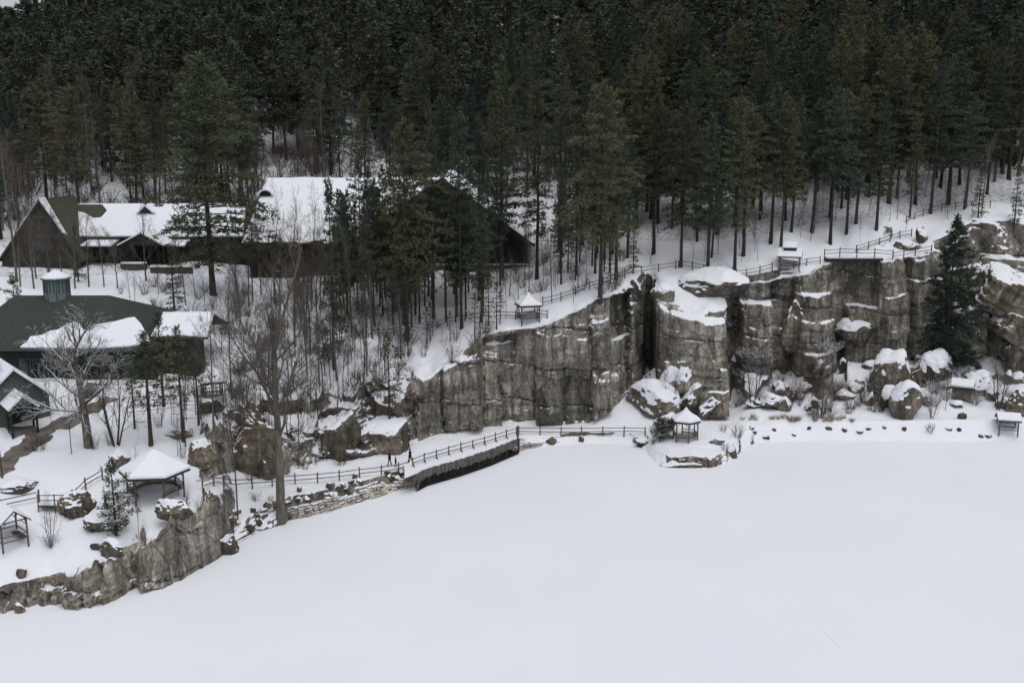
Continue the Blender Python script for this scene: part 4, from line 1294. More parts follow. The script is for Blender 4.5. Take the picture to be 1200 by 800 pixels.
summerhouse('large hexagonal open gazebo with a broad snow covered roof above the near rock wall', seat(183, 578), 6, 2.65, .75, 2.35, 1.85, rz=.62, finial=.05, opening=(3,))
summerhouse('small summerhouse with steep pointed snow roof at the edge of the tall quarried wall', seat(619, 375.5), 4, 1.75, .45, 2.15, 1.5, rz=.25, concave=1)
summerhouse('gazebo with pointed snow roof on the rocky point at the lake edge', seat(803, 514), 6, 1.6, .4, 2.5, 1.45, rz=.1, concave=.8)
summerhouse('small snow roofed hut among the trees right of the green roofed building', seat(249, 466), 4, 1.5, .45, 2.0, 1.9, rz=.4, finial=0)
gable_shelter('two tiered gabled summerhouse with snow roof on the cliff top by the footbridge', seat(925, 314), 2.9, 2.4, 1.9, .9, rz=-.30, second=True)
gable_shelter('small open shelter with snow capped roof on the far right bank of the lake', seat(1180, 505), 2.3, 1.9, 1.75, .55, rz=-.25, sn=.28)
gable_shelter('open rustic shelter with sloping snow roof at the lower left edge', seat(12, 634), 2.4, 2.2, 2.25, .9, rz=-.75)
gable_shelter('dark walled little shelter with thick snow cap among the boulders under the cliff', seat(1127, 467), 2.4, 2.0, 1.9, .6, rz=-.5, sn=.4, walls=True, rails=False)


# ---------------- buildings
def on_plane(u, v, p0, nrm):
    d = Vector(ray(u, v)); o = Vector((0, 0, CAM_H)); p0 = Vector(p0); nrm = Vector(nrm)
    t = (p0 - o).dot(nrm) / d.dot(nrm)
    return o + d * t


def plane_n(a, b, c):
    n = (Vector(b) - Vector(a)).cross(Vector(c) - Vector(a)).normalized()
    return n if n.z > 0 else -n


def snow_sheet(name, quad, t, parent, seed=1, rag=.5, nx=46, ny=20, mat='roofsnow'):
    """lying snow on a roof slope: quad = eave a, eave b, ridge b, ridge a (local); uneven thickness, ragged eave"""
    a, b, c, d = [np.array(q, float) for q in quad]
    nrm = np.cross(b - a, d - a); nrm /= np.linalg.norm(nrm)
    if nrm[2] < 0: nrm = -nrm
    U_, W_ = np.meshgrid(np.linspace(0, 1, nx + 1), np.linspace(0, 1, ny + 1), indexing='ij')
    edge = rag * (.5 + .5 * fbm(U_ * nx * .16 + seed * 7, U_ * 0 + seed, s=seed, o=4)) / np.linalg.norm(d - a)
    Wd = W_ + (1 - W_) ** 3 * np.clip(edge, -.01, .3)
    P_ = (a * (1 - U_[..., None]) + b * U_[..., None]) * (1 - Wd[..., None]) + (d * (1 - U_[..., None]) + c * U_[..., None]) * Wd[..., None]
    rim = np.minimum(np.minimum(U_ * 14, (1 - U_) * 14), np.minimum(W_ * 7, 1)); rim = np.clip(rim, 0, 1) ** .5
    th = t * (.35 + .65 * rim) * (1 + .35 * fbm(P_[..., 0] * .6, P_[..., 1] * .6 + P_[..., 2] * .5, s=seed + 3, o=4))
    th = np.maximum(th, .04)
    top = P_ + nrm * th[..., None]
    n_ = (nx + 1) * (ny + 1)
    ii = np.arange(n_).reshape(nx + 1, ny + 1)
    q = np.stack([ii[:-1, :-1], ii[1:, :-1], ii[1:, 1:], ii[:-1, 1:]], -1).reshape(-1, 4)
    f = [q, q[:, ::-1] + n_]
    for line in (ii[:, 0], ii[:, -1], ii[0, :], ii[-1, :]):
        f.append(np.stack([line[:-1], line[1:], line[1:] + n_, line[:-1] + n_], -1))
    me = mesh_np(name, np.concatenate([top.reshape(-1, 3), P_.reshape(-1, 3)]), [np.concatenate(f)], False)
    return link(name, me, M[mat], parent)


# the lodge with its pavilion
FY = 162.0
eL = Vector(at_y(413, 283, FY)); eR = Vector(at_y(622, 283, FY)); ap = Vector(at_y(518, 208, FY))
gzl = 18.4
LO = Vector(((eL.x + eR.x) / 2, FY, gzl))
lodge = thing('lodge', 'long dark wooden lodge with snow covered roofs and a wide gabled pavilion', 'lodge', tuple(LO))
def L(p): return Vector(p) - LO
eave_z, ridge_z = eL.z, ap.z
RY = FY + 14.0
xl = at_y(284, 283, FY).__getitem__(0); xr = at_y(314, 210, RY)[0]
rz_ = at_y(400, 210, RY)[2]
# A roof: front slope, back slope, left hip
fa = [Vector((xl, FY - .6, eave_z - .4)), Vector((eL.x + 1, FY - .6, eave_z - .4)), Vector((ap.x, RY, rz_)), Vector((xr, RY, rz_))]
ba = [Vector((ap.x, RY, rz_)), Vector((xr, RY, rz_)), Vector((xl, FY + 28.6, eave_z - .4)), Vector((eR.x - 1, FY + 28.6, eave_z - .4))]
hp_ = [Vector((xl, FY - .6, eave_z - .4)), Vector((xr, RY, rz_)), Vector((xl, FY + 28.6, eave_z - .4))]
for q in (fa, ba, hp_):
    MB().slab([L(p) for p in q], .22).build('roof', M['lodge_wall'], lodge)
    c = sum(q, Vector()) / len(q)
    if len(q) == 4 and q is fa: snow_sheet('roof_snow', [L(p) + Vector((0, 0, .06)) for p in q], .32, lodge, 2, .9, 60, 24)
    else: MB().slab([L(c + (p - c) * .992) + Vector((0, 0, .30)) for p in q], .26).build('roof_snow', M['roofsnow'], lodge)
# B cross gable roof, running back
B0, B1 = FY - 1.6, FY + 28.4
for s, e in ((-1, eL), (1, eR)):
    o_ = Vector((s * .7, 0, -.5))
    q = [Vector((e.x, B0, e.z)) + o_, Vector((e.x, B1, e.z)) + o_, Vector((ap.x, B1, ap.z)), Vector((ap.x, B0, ap.z))]
    MB().slab([L(p) for p in q], .25).build('roof', M['lodge_wall'], lodge)
    snow_sheet('roof_snow', [L(p) + Vector((0, .1 if k in (0, 3) else -.1, .04)) for k, p in enumerate(q)], .36, lodge, 5 + s, .6, 40, 20)
# gable wall with openings
zt = at_y(500, 287, FY)[2]; zb = at_y(500, 310, FY)[2]
m = MB()
k = (zt - eave_z)
poly = [L(Vector((eL.x + .5, FY, zt))), L(Vector((eR.x - .5, FY, zt)))]
m.prism([(poly[0].x, poly[0].z), (poly[1].x, poly[1].z), (L(eR).x - .4, L(eR).z - .25), (L(ap).x, L(ap).z - .3), (L(eL).x + .4, L(eL).z - .25)], 0, .3)
m.build('gable_wall', M['lodge_wall'], lodge)
opn = [(417, 428), (440, 451), (466, 475), (489, 501), (514, 525), (541, 552), (566, 577), (590, 600)]
xs = [eL.x + .5]
for a, b in opn: xs += [at_y(a, 298, FY)[0], at_y(b, 298, FY)[0]]
xs += [eR.x - .5]
for i in range(0, len(xs), 2):
    m = MB(); m.box(xs[i] - LO.x, .02, zb - gzl, xs[i + 1] - LO.x, .30, zt - gzl - .003); m.build('wall_pier', M['lodge_wall'], lodge)
m = MB(); m.box(xs[0] - LO.x, .05, -4.5, xs[-1] - LO.x, .4, zb - gzl - .004); m.build('wall', M['stone_wall'], lodge)
m = MB(); m.box(xs[0] - LO.x, -.35, zb - gzl, xs[-1] - LO.x, .0, zb - gzl + .15); m.build('sill', M['roofsnow'], lodge)
# two dark windows high in the gable and boards
for (u0, u1, v0, v1) in ((505, 530, 262, 276), (480, 495, 268, 278), (542, 557, 268, 278)):
    a, b = L(at_y(u0, v1, FY)), L(at_y(u1, v0, FY))
    fr_ = MB().box(a.x - .15, -.09, a.z - .15, b.x + .15, -.01, b.z + .15).build('window', M['wood'], lodge)
    MB().box(a.x, -.12, a.z, b.x, -.095, b.z).build('pane', M['glass'], fr_)
# A walls
x0, x1 = xl + .9 - LO.x, eL.x + .5 - LO.x
npier = 9
for i in range(npier):
    a = x0 + (x1 - x0) * i / npier; b = a + (x1 - x0) / npier * .62
    MB().box(a, .4, -4.5, b, .7, zt - gzl).build('wall_pier', M['lodge_wall'], lodge)
MB().box(x0, .72, -4.5, x1, .95, 1.6).build('wall', M['stone_wall'], lodge)
for (xa, xb) in ((x0, x0 + 8), (x0 + 14, L(eR).x - 1)):
    for i in range(7):
        a = xa + (xb - xa) * i / 7
        MB().box(a, 27.4, -1, a + .5, 27.8, zt - gzl).build('rear_post', M['lodge_wall'], lodge)


def dormer(parent, org, u, v, wpx, hpx, nrm, p0, n=10):
    c = on_plane(u, v + hpx / 2, p0, nrm); s = pxm(c); w_, h_ = wpx / s / 2, hpx / s
    c = c - org
    arc = [(math.cos(math.pi * i / n) * w_, math.sin(math.pi * i / n) * h_) for i in range(n + 1)]
    dep = h_ * 2.2
    y0 = -.5
    m = MB(); m.prism([(x + c.x, z + c.z + .25) for x, z in arc], c.y + y0, c.y + y0 + .1)
    d = m.build('dormer', M['glass'], parent)
    m = MB()
    for i in range(n):
        (xa, za), (xb, zb_) = arc[i], arc[i + 1]
        k = 1.28
        v_ = []
        for yy in (c.y + y0 - .25, c.y + y0 + dep):
            v_ += [(c.x + xa, yy, c.z + .25 + za), (c.x + xb, yy, c.z + .25 + zb_), (c.x + xb * k, yy, c.z + .27 + zb_ * k), (c.x + xa * k, yy, c.z + .27 + za * k)]
        m.add(v_, [(0, 1, 2, 3), (7, 6, 5, 4), (0, 4, 5, 1), (1, 5, 6, 2), (2, 6, 7, 3), (3, 7, 4, 0)])
    m.build('dormer_roof', M['roofsnow'], d)


nA = plane_n(*fa[:3])
dormer(lodge, LO, 434, 228, 17, 7, nA, fa[0])
dormer(lodge, LO, 312, 228, 15, 6, nA, fa[0])

# left wing
WY = 168.0
we = at_y(180, 278, WY)[2]; wr = at_y(150, 240, WY + 7.5)[2]
wx0, wx1 = at_y(62, 278, WY)[0], at_y(296, 278, WY)[0]
wf = [Vector((wx0, WY, we)), Vector((wx1, WY, we)), Vector((wx1, WY + 7.5, wr)), Vector((wx0, WY + 7.5, wr))]
wb = [Vector((wx1, WY + 15, we)), Vector((wx0, WY + 15, we)), Vector((wx0, WY + 7.5, wr)), Vector((wx1, WY + 7.5, wr))]
for q in (wf, wb):
    MB().slab([L(p) for p in q], .2).build('roof', M['olive_roof'], lodge)
nW = plane_n(*wf[:3])
# the snow on it, with the patch where it has slid off below the ridge
snowpx = [(66, 277.5), (285, 277.5), (288, 240.6), (120, 240.6), (126, 248), (119, 256), (110, 257), (100, 251), (86, 247), (84, 241), (71, 240.6), (70, 250), (76, 262), (82, 270), (72, 271)]
sp_ = [L(on_plane(u, v, wf[0], nW)) for u, v in snowpx]
m = MB(); m.slab([p + nW * .26 for p in sp_], .24); m.build('roof_snow', M['roofsnow'], lodge)
MB().slab([L(p) + Vector((0, 0, .25)) for p in wb], .22).build('roof_snow', M['roofsnow'], lodge)
MB().box(wx0 - LO.x + .5, WY + .9 - LO.y, -1, wx1 - LO.x, WY + 1.2 - LO.y, we - gzl - .05).build('wall', M['lodge_wall'], lodge)
dormer(lodge, LO, 172, 247, 17, 8, nW, wf[0], 2)
for u in (104, 118, 132, 205, 220, 235):
    a, b = L(at_y(u - 4, 300, WY + .9)), L(at_y(u + 4, 286, WY + .9))
    fr_ = MB().box(a.x - .1, a.y - .07, a.z - .1, b.x + .1, a.y - .01, b.z + .1).build('window', M['brown_shingle'], lodge)
    MB().box(a.x, a.y - .10, a.z, b.x, a.y - .073, b.z).build('pane', M['glass'], fr_)
# veranda roof strip with snow along the left wing
for (ua, ub) in ((94, 138), (192, 222)):
    a, b = at_y(ua, 289, WY - 3), at_y(ub, 287, WY - .2)
    q = [Vector((a[0], WY - 3, a[2])), Vector((b[0], WY - 3, a[2])), Vector((b[0], WY + .8, a[2] + .7)), Vector((a[0], WY + .8, a[2] + .7))]
    MB().slab([L(p) for p in q], .15).build('veranda_roof', M['lodge_wall'], lodge)
    MB().slab([L(p) + Vector((0, 0, .22)) for p in q], .2).build('roof_snow', M['roofsnow'], lodge)
# porch gable
PY = 163.0
pa, pb, pc = L(at_y(138, 288, PY)), L(at_y(193, 288, PY)), L(at_y(166, 273, PY))
for s, e in ((-1, pa), (1, pb)):
    q = [Vector((e.x, e.y - .5, e.z)), Vector((e.x, e.y + 6, e.z)), Vector((pc.x, pc.y + 6, pc.z)), Vector((pc.x, pc.y - .5, pc.z))]
    MB().slab(q, .18).build('porch_roof', M['lodge_wall'], lodge)
    MB().slab([p + Vector((0, 0, .24)) for p in q], .22).build('roof_snow', M['roofsnow'], lodge)
MB().prism([(pa.x + .4, pa.z + .05), (pb.x - .4, pb.z + .05), (pc.x, pc.z - .2)], pc.y, pc.y + .15).build('porch_gable', M['brown_shingle'], lodge)
for f in (.04, .34, .66, .96):
    x = pa.x + (pb.x - pa.x) * f
    MB().box(x - .14, pa.y, -1.5, x + .14, pa.y + .28, pa.z).build('porch_post', M['lodge_wall'], lodge)
# left cross gable, brown shingled
GY = 163.5
ga, gb_, gc = L(at_y(2, 303, GY)), L(at_y(95, 303, GY)), L(at_y(47, 235, GY))
m = MB(); m.prism([(ga.x, -1.5), (gb_.x, -1.5), (gb_.x, gb_.z), (gc.x, gc.z), (ga.x, ga.z)], ga.y, ga.y + .3); m.build('gable_wall', M['brown_shingle'], lodge)
for s, e in ((-1, ga), (1, gb_)):
    q = [Vector((e.x + s * .5, e.y - .6, e.z - .5)), Vector((e.x + s * .5, e.y + 12, e.z - .5)), Vector((gc.x, gc.y + 12, gc.z + .1)), Vector((gc.x, gc.y - .6, gc.z + .1))]
    MB().slab([p + Vector((0, 0, .12)) for p in q], .22).build('roof', M['olive_roof'], lodge)
    q2 = [q[0].lerp(q[3], .45), q[0].lerp(q[3], .40) + Vector((0, .9, 0)), q[3] + Vector((0, 2.4, 0)), q[3]]
    MB().slab([p + Vector((0, 0, .36)) for p in q2], .22).build('roof_snow', M['roofsnow'], lodge)
for (u0, u1, v0, v1) in ((36, 58, 278, 292), (40, 54, 255, 265)):
    a, b = L(at_y(u0, v1, GY)), L(at_y(u1, v0, GY))
    fr_ = MB().box(a.x - .12, a.y - .08, a.z - .12, b.x + .12, a.y - .01, b.z + .12).build('window', M['wood'], lodge)
    MB().box(a.x, a.y - .11, a.z, b.x, a.y - .083, b.z).build('pane', M['glass'], fr_)
# plank joints, rake boards and rafter ends on the big gable
m = MB()
xx = eL.x + 1.2
while xx < eR.x - 1:
    zt_ = eave_z + (ap.z - eave_z) * (1 - abs(xx - ap.x) / (ap.x - eL.x)) - .7
    if zt_ > zt + .2: m.box(xx - LO.x - .04, -.05, zt - gzl + .02, xx - LO.x + .04, -.003, zt_ - gzl)
    xx += .62
m.build('battens', M['wood_dark'], lodge)
for e in (eL, eR):
    m = MB(); a_, b_ = L(Vector((e.x, B0 - .06, e.z - .45))), L(Vector((ap.x, B0 - .06, ap.z - .12)))
    m.slab([a_, b_, b_ + Vector((0, 0, -.34)), a_ + Vector((0, 0, -.34))], .08); m.build('rake_board', M['brown_shingle'], lodge)
# chimney
MB().box(wx0 + 22 - LO.x, WY + 8 - LO.y, wr - gzl - 1, wx0 + 23.6 - LO.x, WY + 9.4 - LO.y, wr - gzl + 1.6).build('chimney', M['stone_wall'], lodge)


def stone_mass(name, label, cat, px, dep, ztop_px, mat):
    pass


# low stone walls with snow caps in front of the lodge
for (ua, ub, v0, v1, YY, lab) in ((142, 172, 306, 318, 157, 'low brown stone wall left of the lodge porch steps'), (176, 226, 305, 322, 157, 'low brown stone wall with snow cap right below the lodge porch'),
                              (395, 452, 318, 334, 153, 'brown stone terrace wall with snow cap below the pavilion')):
    a, b = hit(ua, v1 - 2), hit(ub, v1 - 2); b.z = a.z + .9; YY = a.y
    g = thing('stone_wall', lab, 'stone wall', (a[0], YY, a[2]))
    w_ = b[0] - a[0]; h_ = b[2] - a[2]
    MB().box(0, 0, -1.5, w_, .7, h_).build('masonry', M['stone_wall'], g, bevel=.08)
    MB().box(-.06, -.05, h_ + .003, w_ + .06, .75, h_ + .28).build('snow_cap', M['roofsnow'], g, bevel=.1)

# green roofed building
BY = 119.0
be = at_y(90, 409, BY)[2]; br = at_y(80, 346, BY + 10.5)[2]
bx0, bx1 = at_y(-70, 409, BY)[0], at_y(186, 409, BY)[0]
rx0, rx1 = at_y(18, 346, BY + 10.5)[0], at_y(128, 346, BY + 10.5)[0]
gb0 = 10.6
BO = Vector(((bx0 + bx1) / 2, BY + 1, gb0))
bld = thing('green_building', 'dark green building with broad green hip roof partly under snow and a cupola', 'building', tuple(BO))
c4 = [Vector((bx0, BY, be)), Vector((bx1, BY, be)), Vector((bx1, BY + 21, be)), Vector((bx0, BY + 21, be))]
r2 = [Vector((rx0, BY + 10.5, br)), Vector((rx1, BY + 10.5, br))]
for q in ([c4[0], c4[1], r2[1], r2[0]], [c4[1], c4[2], r2[1]], [c4[2], c4[3], r2[0], r2[1]], [c4[3], c4[0], r2[0]]):
    MB().slab([p - BO for p in q], .2).build('roof', M['green_roof'], bld)
nG = plane_n(c4[0], c4[1], r2[0])
sn1 = [(24, 408), (33, 401), (36, 396), (50, 394), (60, 389), (68, 388), (78, 382), (88, 378), (94, 381), (98, 388), (106, 389), (112, 382), (124, 380), (136, 378), (150, 374), (158, 373), (165, 380), (172, 392), (176, 400), (168, 404), (150, 407), (120, 408.5), (80, 408.5)]
MB().slab([on_plane(u, v, c4[0], nG) - BO + nG * .24 for u, v in sn1], .22).build('roof_snow', M['roofsnow'], bld)
MB().box(bx0 + .9 - BO.x, .1, -1.2, bx1 - .9 - BO.x, .35, be - gb0 - .15).build('wall', M['dark_green'], bld)
MB().box(bx1 - 1.2 - BO.x, .36, -1.2, bx1 - .95 - BO.x, 19, be - gb0 - .15).build('wall', M['dark_green'], bld)
MB().box(bx0 - BO.x, -1.02, be - gb0 - .22, bx1 - BO.x, -.9, be - gb0 - .02).build('fascia', M['green_wall'], bld)
for u in (30, 46, 62, 78, 112, 128, 144):
    a, b = Vector(at_y(u - 5, 440, BY + 1.1)) - BO, Vector(at_y(u + 5, 421, BY + 1.1)) - BO
    fr_ = MB().box(a.x - .1, .02, a.z - .1, b.x + .1, .09, b.z + .1).build('window', M['green_wall'], bld)
    MB().box(a.x, -.02, a.z, b.x, .017, b.z).build('pane', M['glass'], fr_)
# lower wing to the right
w0, w1 = at_y(176, 397, 121)[0], at_y(243, 397, 121)[0]
z0, z1 = at_y(210, 396, 121)[2], at_y(210, 368, 126)[2]
q = [Vector((w0, 121, z0)), Vector((w1, 121, z0)), Vector((w1 - .5, 126, z1)), Vector((w0, 126, z1))]
MB().slab([p - BO for p in q], .2).build('roof', M['green_roof'], bld)
snow_sheet('roof_snow', [p - BO + Vector((0, 0, .04)) for p in q], .3, bld, 11, .6, 30, 12)
q = [Vector((w0, 131, z0)), Vector((w1, 131, z0)), Vector((w1 - .5, 126, z1)), Vector((w0, 126, z1))]
MB().slab([p - BO for p in q], .2).build('roof', M['green_roof'], bld)
MB().slab([p - BO + Vector((0, 0, .3)) for p in q], .26).build('roof_snow', M['roofsnow'], bld)
MB().box(w0 - BO.x, 121.9 - BO.y, -1.2, w1 - .8 - BO.x, 122.2 - BO.y, z0 - gb0 + .3).build('wall', M['dark_green'], bld)
# cupola
cx = Vector(at_y(67, 344, BY + 10.5)) - BO
R8 = 1.5
cu = MB(); pts = ring(8, R8, 0, math.pi / 8)
cu.add([p + Vector((cx.x, cx.y, cx.z - 1)) for p in pts] + [p + Vector((cx.x, cx.y, cx.z + 1.9)) for p in pts], [(k, (k + 1) % 8, 8 + (k + 1) % 8, 8 + k) for k in range(8)])
cup = cu.build('cupola', M['teal'], bld)
m = MB()
for p in pts:
    q = p * 1.02 + Vector((cx.x, cx.y, 0)); m.tube((q.x, q.y, cx.z - .8), (q.x, q.y, cx.z + 1.9), .09, .09, 5)
m.build('trim', M['green_wall'], cup)
m = MB()
for k in range(8):
    a, b = pts[k], pts[(k + 1) % 8]
    for f in (.3, .7):
        c_ = a.lerp(b, f) * 1.012 + Vector((cx.x, cx.y, 0)); m.tube((c_.x, c_.y, cx.z + .2), (c_.x, c_.y, cx.z + 1.8), .05, .05, 4)
m.build('louvre', M['dark_green'], cup)
for (rr, dz, th, mt, nm) in ((1.85, 1.9, .12, 'green_wall', 'cupola_roof'), (1.78, 2.04, .16, 'roofsnow', 'roof_snow')):
    m = MB(); lo = ring(8, rr, cx.z + dz, math.pi / 8); hi = ring(8, rr, cx.z + dz + th, math.pi / 8); md = ring(8, rr * .45, cx.z + dz + th + .55, math.pi / 8)
    o_ = Vector((cx.x, cx.y, 0))
    m.add([p + o_ for p in lo + hi + md] + [Vector((cx.x, cx.y, cx.z + dz + th + .9))],
          [tuple(range(7, -1, -1))] + [(k, (k + 1) % 8, 8 + (k + 1) % 8, 8 + k) for k in range(8)] + [(8 + k, 8 + (k + 1) % 8, 16 + (k + 1) % 8, 16 + k) for k in range(8)] + [(16 + k, 16 + (k + 1) % 8, 24) for k in range(8)])
    m.build(nm, M[mt], cup)
# stair at its front
p = hit(97, 466)
g = thing('staircase', 'grey wooden steps rising to the green building beside the thick trunked bare tree', 'staircase', tuple(p), -.3)
m = MB()
for i in range(7): m.box(-.9, i * .3, i * .2 - .1, .9, i * .3 + .3, i * .2 + .1 - .02)
m.build('steps', M['boards'], g)
for s in (-1, 1):
    m = MB(); m.tube((s * .95, 0, -.2), (s * .95, 0, .9), .05, .05, 6); m.tube((s * .95, 2.1, 1.0), (s * .95, 2.1, 2.3), .05, .05, 6); m.tube((s * .95, 0, .85), (s * .95, 2.1, 2.25), .045, .045, 6)
    m.build('handrail', M['boards'], g)

# green cottage with porch
p = hit(24, 500)
cot = thing('cottage', 'small grey green cottage with gabled porch at the left edge', 'cottage', tuple(p), R(-52))
# local x = towards the viewer (gable direction), ridge along local x
def gabled(x0, x1, hw, hw_over, he, hr, parent, wallm, name, snow=.28, open_=False, ext=.5):
    for s in (-1, 1):
        dz = (hr - he) * hw_over / hw
        q = [(x0 - ext, s * (hw + hw_over), he - dz), (x1 + ext, s * (hw + hw_over), he - dz), (x1 + ext, 0, hr), (x0 - ext, 0, hr)]
        MB().slab([Vector(t) + Vector((0, 0, .12)) for t in q], .14).build(name + 'roof', M['dark_green'], parent)
        MB().slab([Vector(t) * 1.0 + Vector((0, 0, .14 + snow)) for t in q], snow).build('roof_snow', M['roofsnow'], parent, bevel=.05)
    if not open_:
        for x in (x0, x1):
            MB().add([(x, -hw, -1), (x, hw, -1), (x, hw, he), (x, 0, hr - .05), (x, -hw, he)], [(0, 1, 2, 3, 4)]).add([(x - .1, -hw, -1), (x - .1, hw, -1), (x - .1, hw, he), (x - .1, 0, hr - .05), (x - .1, -hw, he)], [(4, 3, 2, 1, 0)]).build('wall', wallm, parent)
        for s in (-1, 1):
            MB().box(x0 + .02, s * hw - .06, -1, x1 - .13, s * hw + .06, he).build('wall', wallm, parent)


gabled(-9.5, -1.2, 3.4, .5, 2.9, 6.0, cot, M['green_wall'], '')
gabled(-1.0, 2.2, 1.35, .3, 2.5, 3.7, cot, M['dark_green'], 'porch_', open_=True, ext=.25)
for (x, y) in ((2.1, -1.25), (2.1, 1.25), (.5, -1.25), (.5, 1.25)):
    MB().box(x - .1, y - .1, -.6, x + .1, y + .1, 2.5).build('porch_post', M['dark_green'], cot)
MB().prism([(-1.3, 2.45), (1.3, 2.45), (0, 3.6)], -.05, .05)
m = MB(); m.add([(2.15, -1.3, 2.45), (2.15, 1.3, 2.45), (2.15, 0, 3.6), (2.22, -1.3, 2.45), (2.22, 1.3, 2.45), (2.22, 0, 3.6)], [(0, 2, 1), (3, 4, 5), (0, 1, 4, 3), (1, 2, 5, 4), (2, 0, 3, 5)]); m.build('porch_gable', M['dark_green'], cot)
m = MB(); m.box(.6, -1.32, .9, 2.0, -1.22, 1.02); m.box(.6, -1.32, .2, 2.0, -1.22, .3); m.box(.6, 1.22, .9, 2.0, 1.32, 1.02); m.build('porch_rail', M['dark_green'], cot)
MB().box(-1.1, -1.3, -.5, 2.1, 1.3, .02).build('porch_floor', M['boards'], cot)
d_ = MB().box(-1.19, -.5, .02, -1.12, .5, 2.1).build('door', M['dark_green'], cot)
for y in (-2.5, 2.4):
    w2 = MB().box(-1.19, y - .55, .9, -1.13, y + .55, 2.1).build('window', M['white_trim'], cot)
    MB().box(-1.125, y - .45, 1.0, -1.10, y + .45, 2.0).build('pane', M['glass'], w2)

# ---------------- boardwalk
dz = 2.1
outer = [(474, 561), (486, 556), (500, 549), (520, 543.5), (540, 538), (560, 531.5), (575, 526.5), (592, 519.5), (607, 513.5)]
OP = [Vector(at_z(u, v, dz)) for u, v in outer]
IP = [Vector(at_z(u, v - 15, dz)) for u, v in outer]
bw = thing('boardwalk', 'wooden boardwalk over the ice with a skirt of grey upright boards and a snow cover', 'boardwalk', tuple(OP[0]))
o0 = OP[0]
m = MB()
for i in range(len(OP) - 1):
    m.slab([OP[i] - o0, OP[i + 1] - o0, IP[i + 1] - o0, IP[i] - o0], .18)
m.build('deck', M['wood_dark'], bw)
m = MB(); rs = random.Random(9)
fine_o, fine_i = [], []
for i in range(len(OP) - 1):
    for k in range(10):
        f = k / 10
        a = OP[i].lerp(OP[i + 1], f); b = IP[i].lerp(IP[i + 1], f)
        d = (b - a).normalized()
        fine_o.append(a - d * rs.uniform(-.22, .14)); fine_i.append(b)
for i in range(len(fine_o) - 1):
    v4 = [fine_o[i], fine_o[i + 1], fine_i[i + 1], fine_i[i]]
    hh = [.10, .10, .2, .2]
    top = [q - o0 + Vector((0, 0, .005 + h_)) for q, h_ in zip(v4, hh)]; bot = [q - o0 + Vector((0, 0, .005)) for q in v4]
    m.add(top + bot, [(0, 1, 2, 3), (7, 6, 5, 4), (0, 4, 5, 1), (2, 6, 7, 3)])
m.build('snow_cover', M['roofsnow'], bw)
m = MB()
cum = 0
for i in range(1, len(OP) - 1):
    a, b = OP[i], OP[i + 1]; Ln = (b - a).length; n = int(Ln / .24)
    t = (b - a).normalized(); ang = math.atan2(t.y, t.x)
    for k in range(n):
        q = a.lerp(b, (k + .5) / n) - o0
        hb = rs.uniform(.85, 1.15) if rs.random() < .85 else rs.uniform(.5, .8)
        off = rs.uniform(-.03, .03)
        m.box(q.x - .105, q.y - .10 + off, q.z - hb, q.x + .105, q.y - .04 + off, q.z - .02, rz=ang)
m.build('board_skirt', M['boards'], bw)
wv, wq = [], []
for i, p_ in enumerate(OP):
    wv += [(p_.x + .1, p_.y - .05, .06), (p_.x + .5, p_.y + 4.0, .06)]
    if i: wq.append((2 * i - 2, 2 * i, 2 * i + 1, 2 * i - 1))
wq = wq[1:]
wm_ = link('deck_shade_sheet', mesh_np('deck_shade_sheet', np.array(wv), [np.array(wq)]), M['water'])  # dark sheet added over the ice to paint the shaded gap below the skirt
tag(wm_, 'dark sheet added on the ice as painted shade under the boardwalk', 'water', kind='structure')
for i in range(1, len(OP)):
    q = OP[i] - o0
    MB().tube(q + Vector((.1, .5, -1.9)), q + Vector((.1, .5, -.18)), .12, .12, 8).build('pile', M['wood_dark'], bw)

# ---------------- stacked stone wall at the shore
def stone_courses(label, px, ztop, seed):
    rs = random.Random(seed)
    P = [Vector(at_z(u, v, 0)) + Vector((0, -.55, 0)) for u, v in px]
    m = MB(); o = P[0]
    for i in range(len(P) - 1):
        a, b = P[i], P[i + 1]; t = (b - a).normalized(); ang = math.atan2(t.y, t.x); Ln = (b - a).length
        nrm = Vector((t.y, -t.x, 0))
        if nrm.y > 0: nrm = -nrm
        z = -.15
        while z < ztop:
            h = rs.uniform(.13, .27); x = rs.uniform(-.3, 0)
            while x < Ln:
                w_ = rs.uniform(.3, 1.0)
                top = ztop * (.62 + .42 * float(vnoise(np.array([a.x + x * .6 + seed]), np.array([.5]))[0]))
                if z < max(.25, top) and rs.random() < .93:
                    c = a + t * (x + w_ / 2) - nrm * (.28 * z + rs.uniform(-.12, .12)) - o
                    hx, hy = w_ / 2 * .96, rs.uniform(.25, .4)
                    k = [Vector((sx * hx * rs.uniform(.85, 1), sy * hy * rs.uniform(.8, 1), sz * h / 2 * rs.uniform(.75, .97))) for sz in (-1, 1) for sx, sy in ((-1, -1), (1, -1), (1, 1), (-1, 1))]
                    rotm = Matrix.Rotation(ang + rs.uniform(-.12, .12), 3, 'Z')
                    m.add([rotm @ q + c + Vector((0, 0, z + h / 2)) for q in k], [(3, 2, 1, 0), (4, 5, 6, 7), (0, 1, 5, 4), (1, 2, 6, 5), (2, 3, 7, 6), (3, 0, 4, 7)])
                x += w_
            z += h
    ob = m.build('stone_wall', M['stone'], None, bevel=.02)
    ob.location = tuple(o)
    return tag(ob, label, 'stone wall')


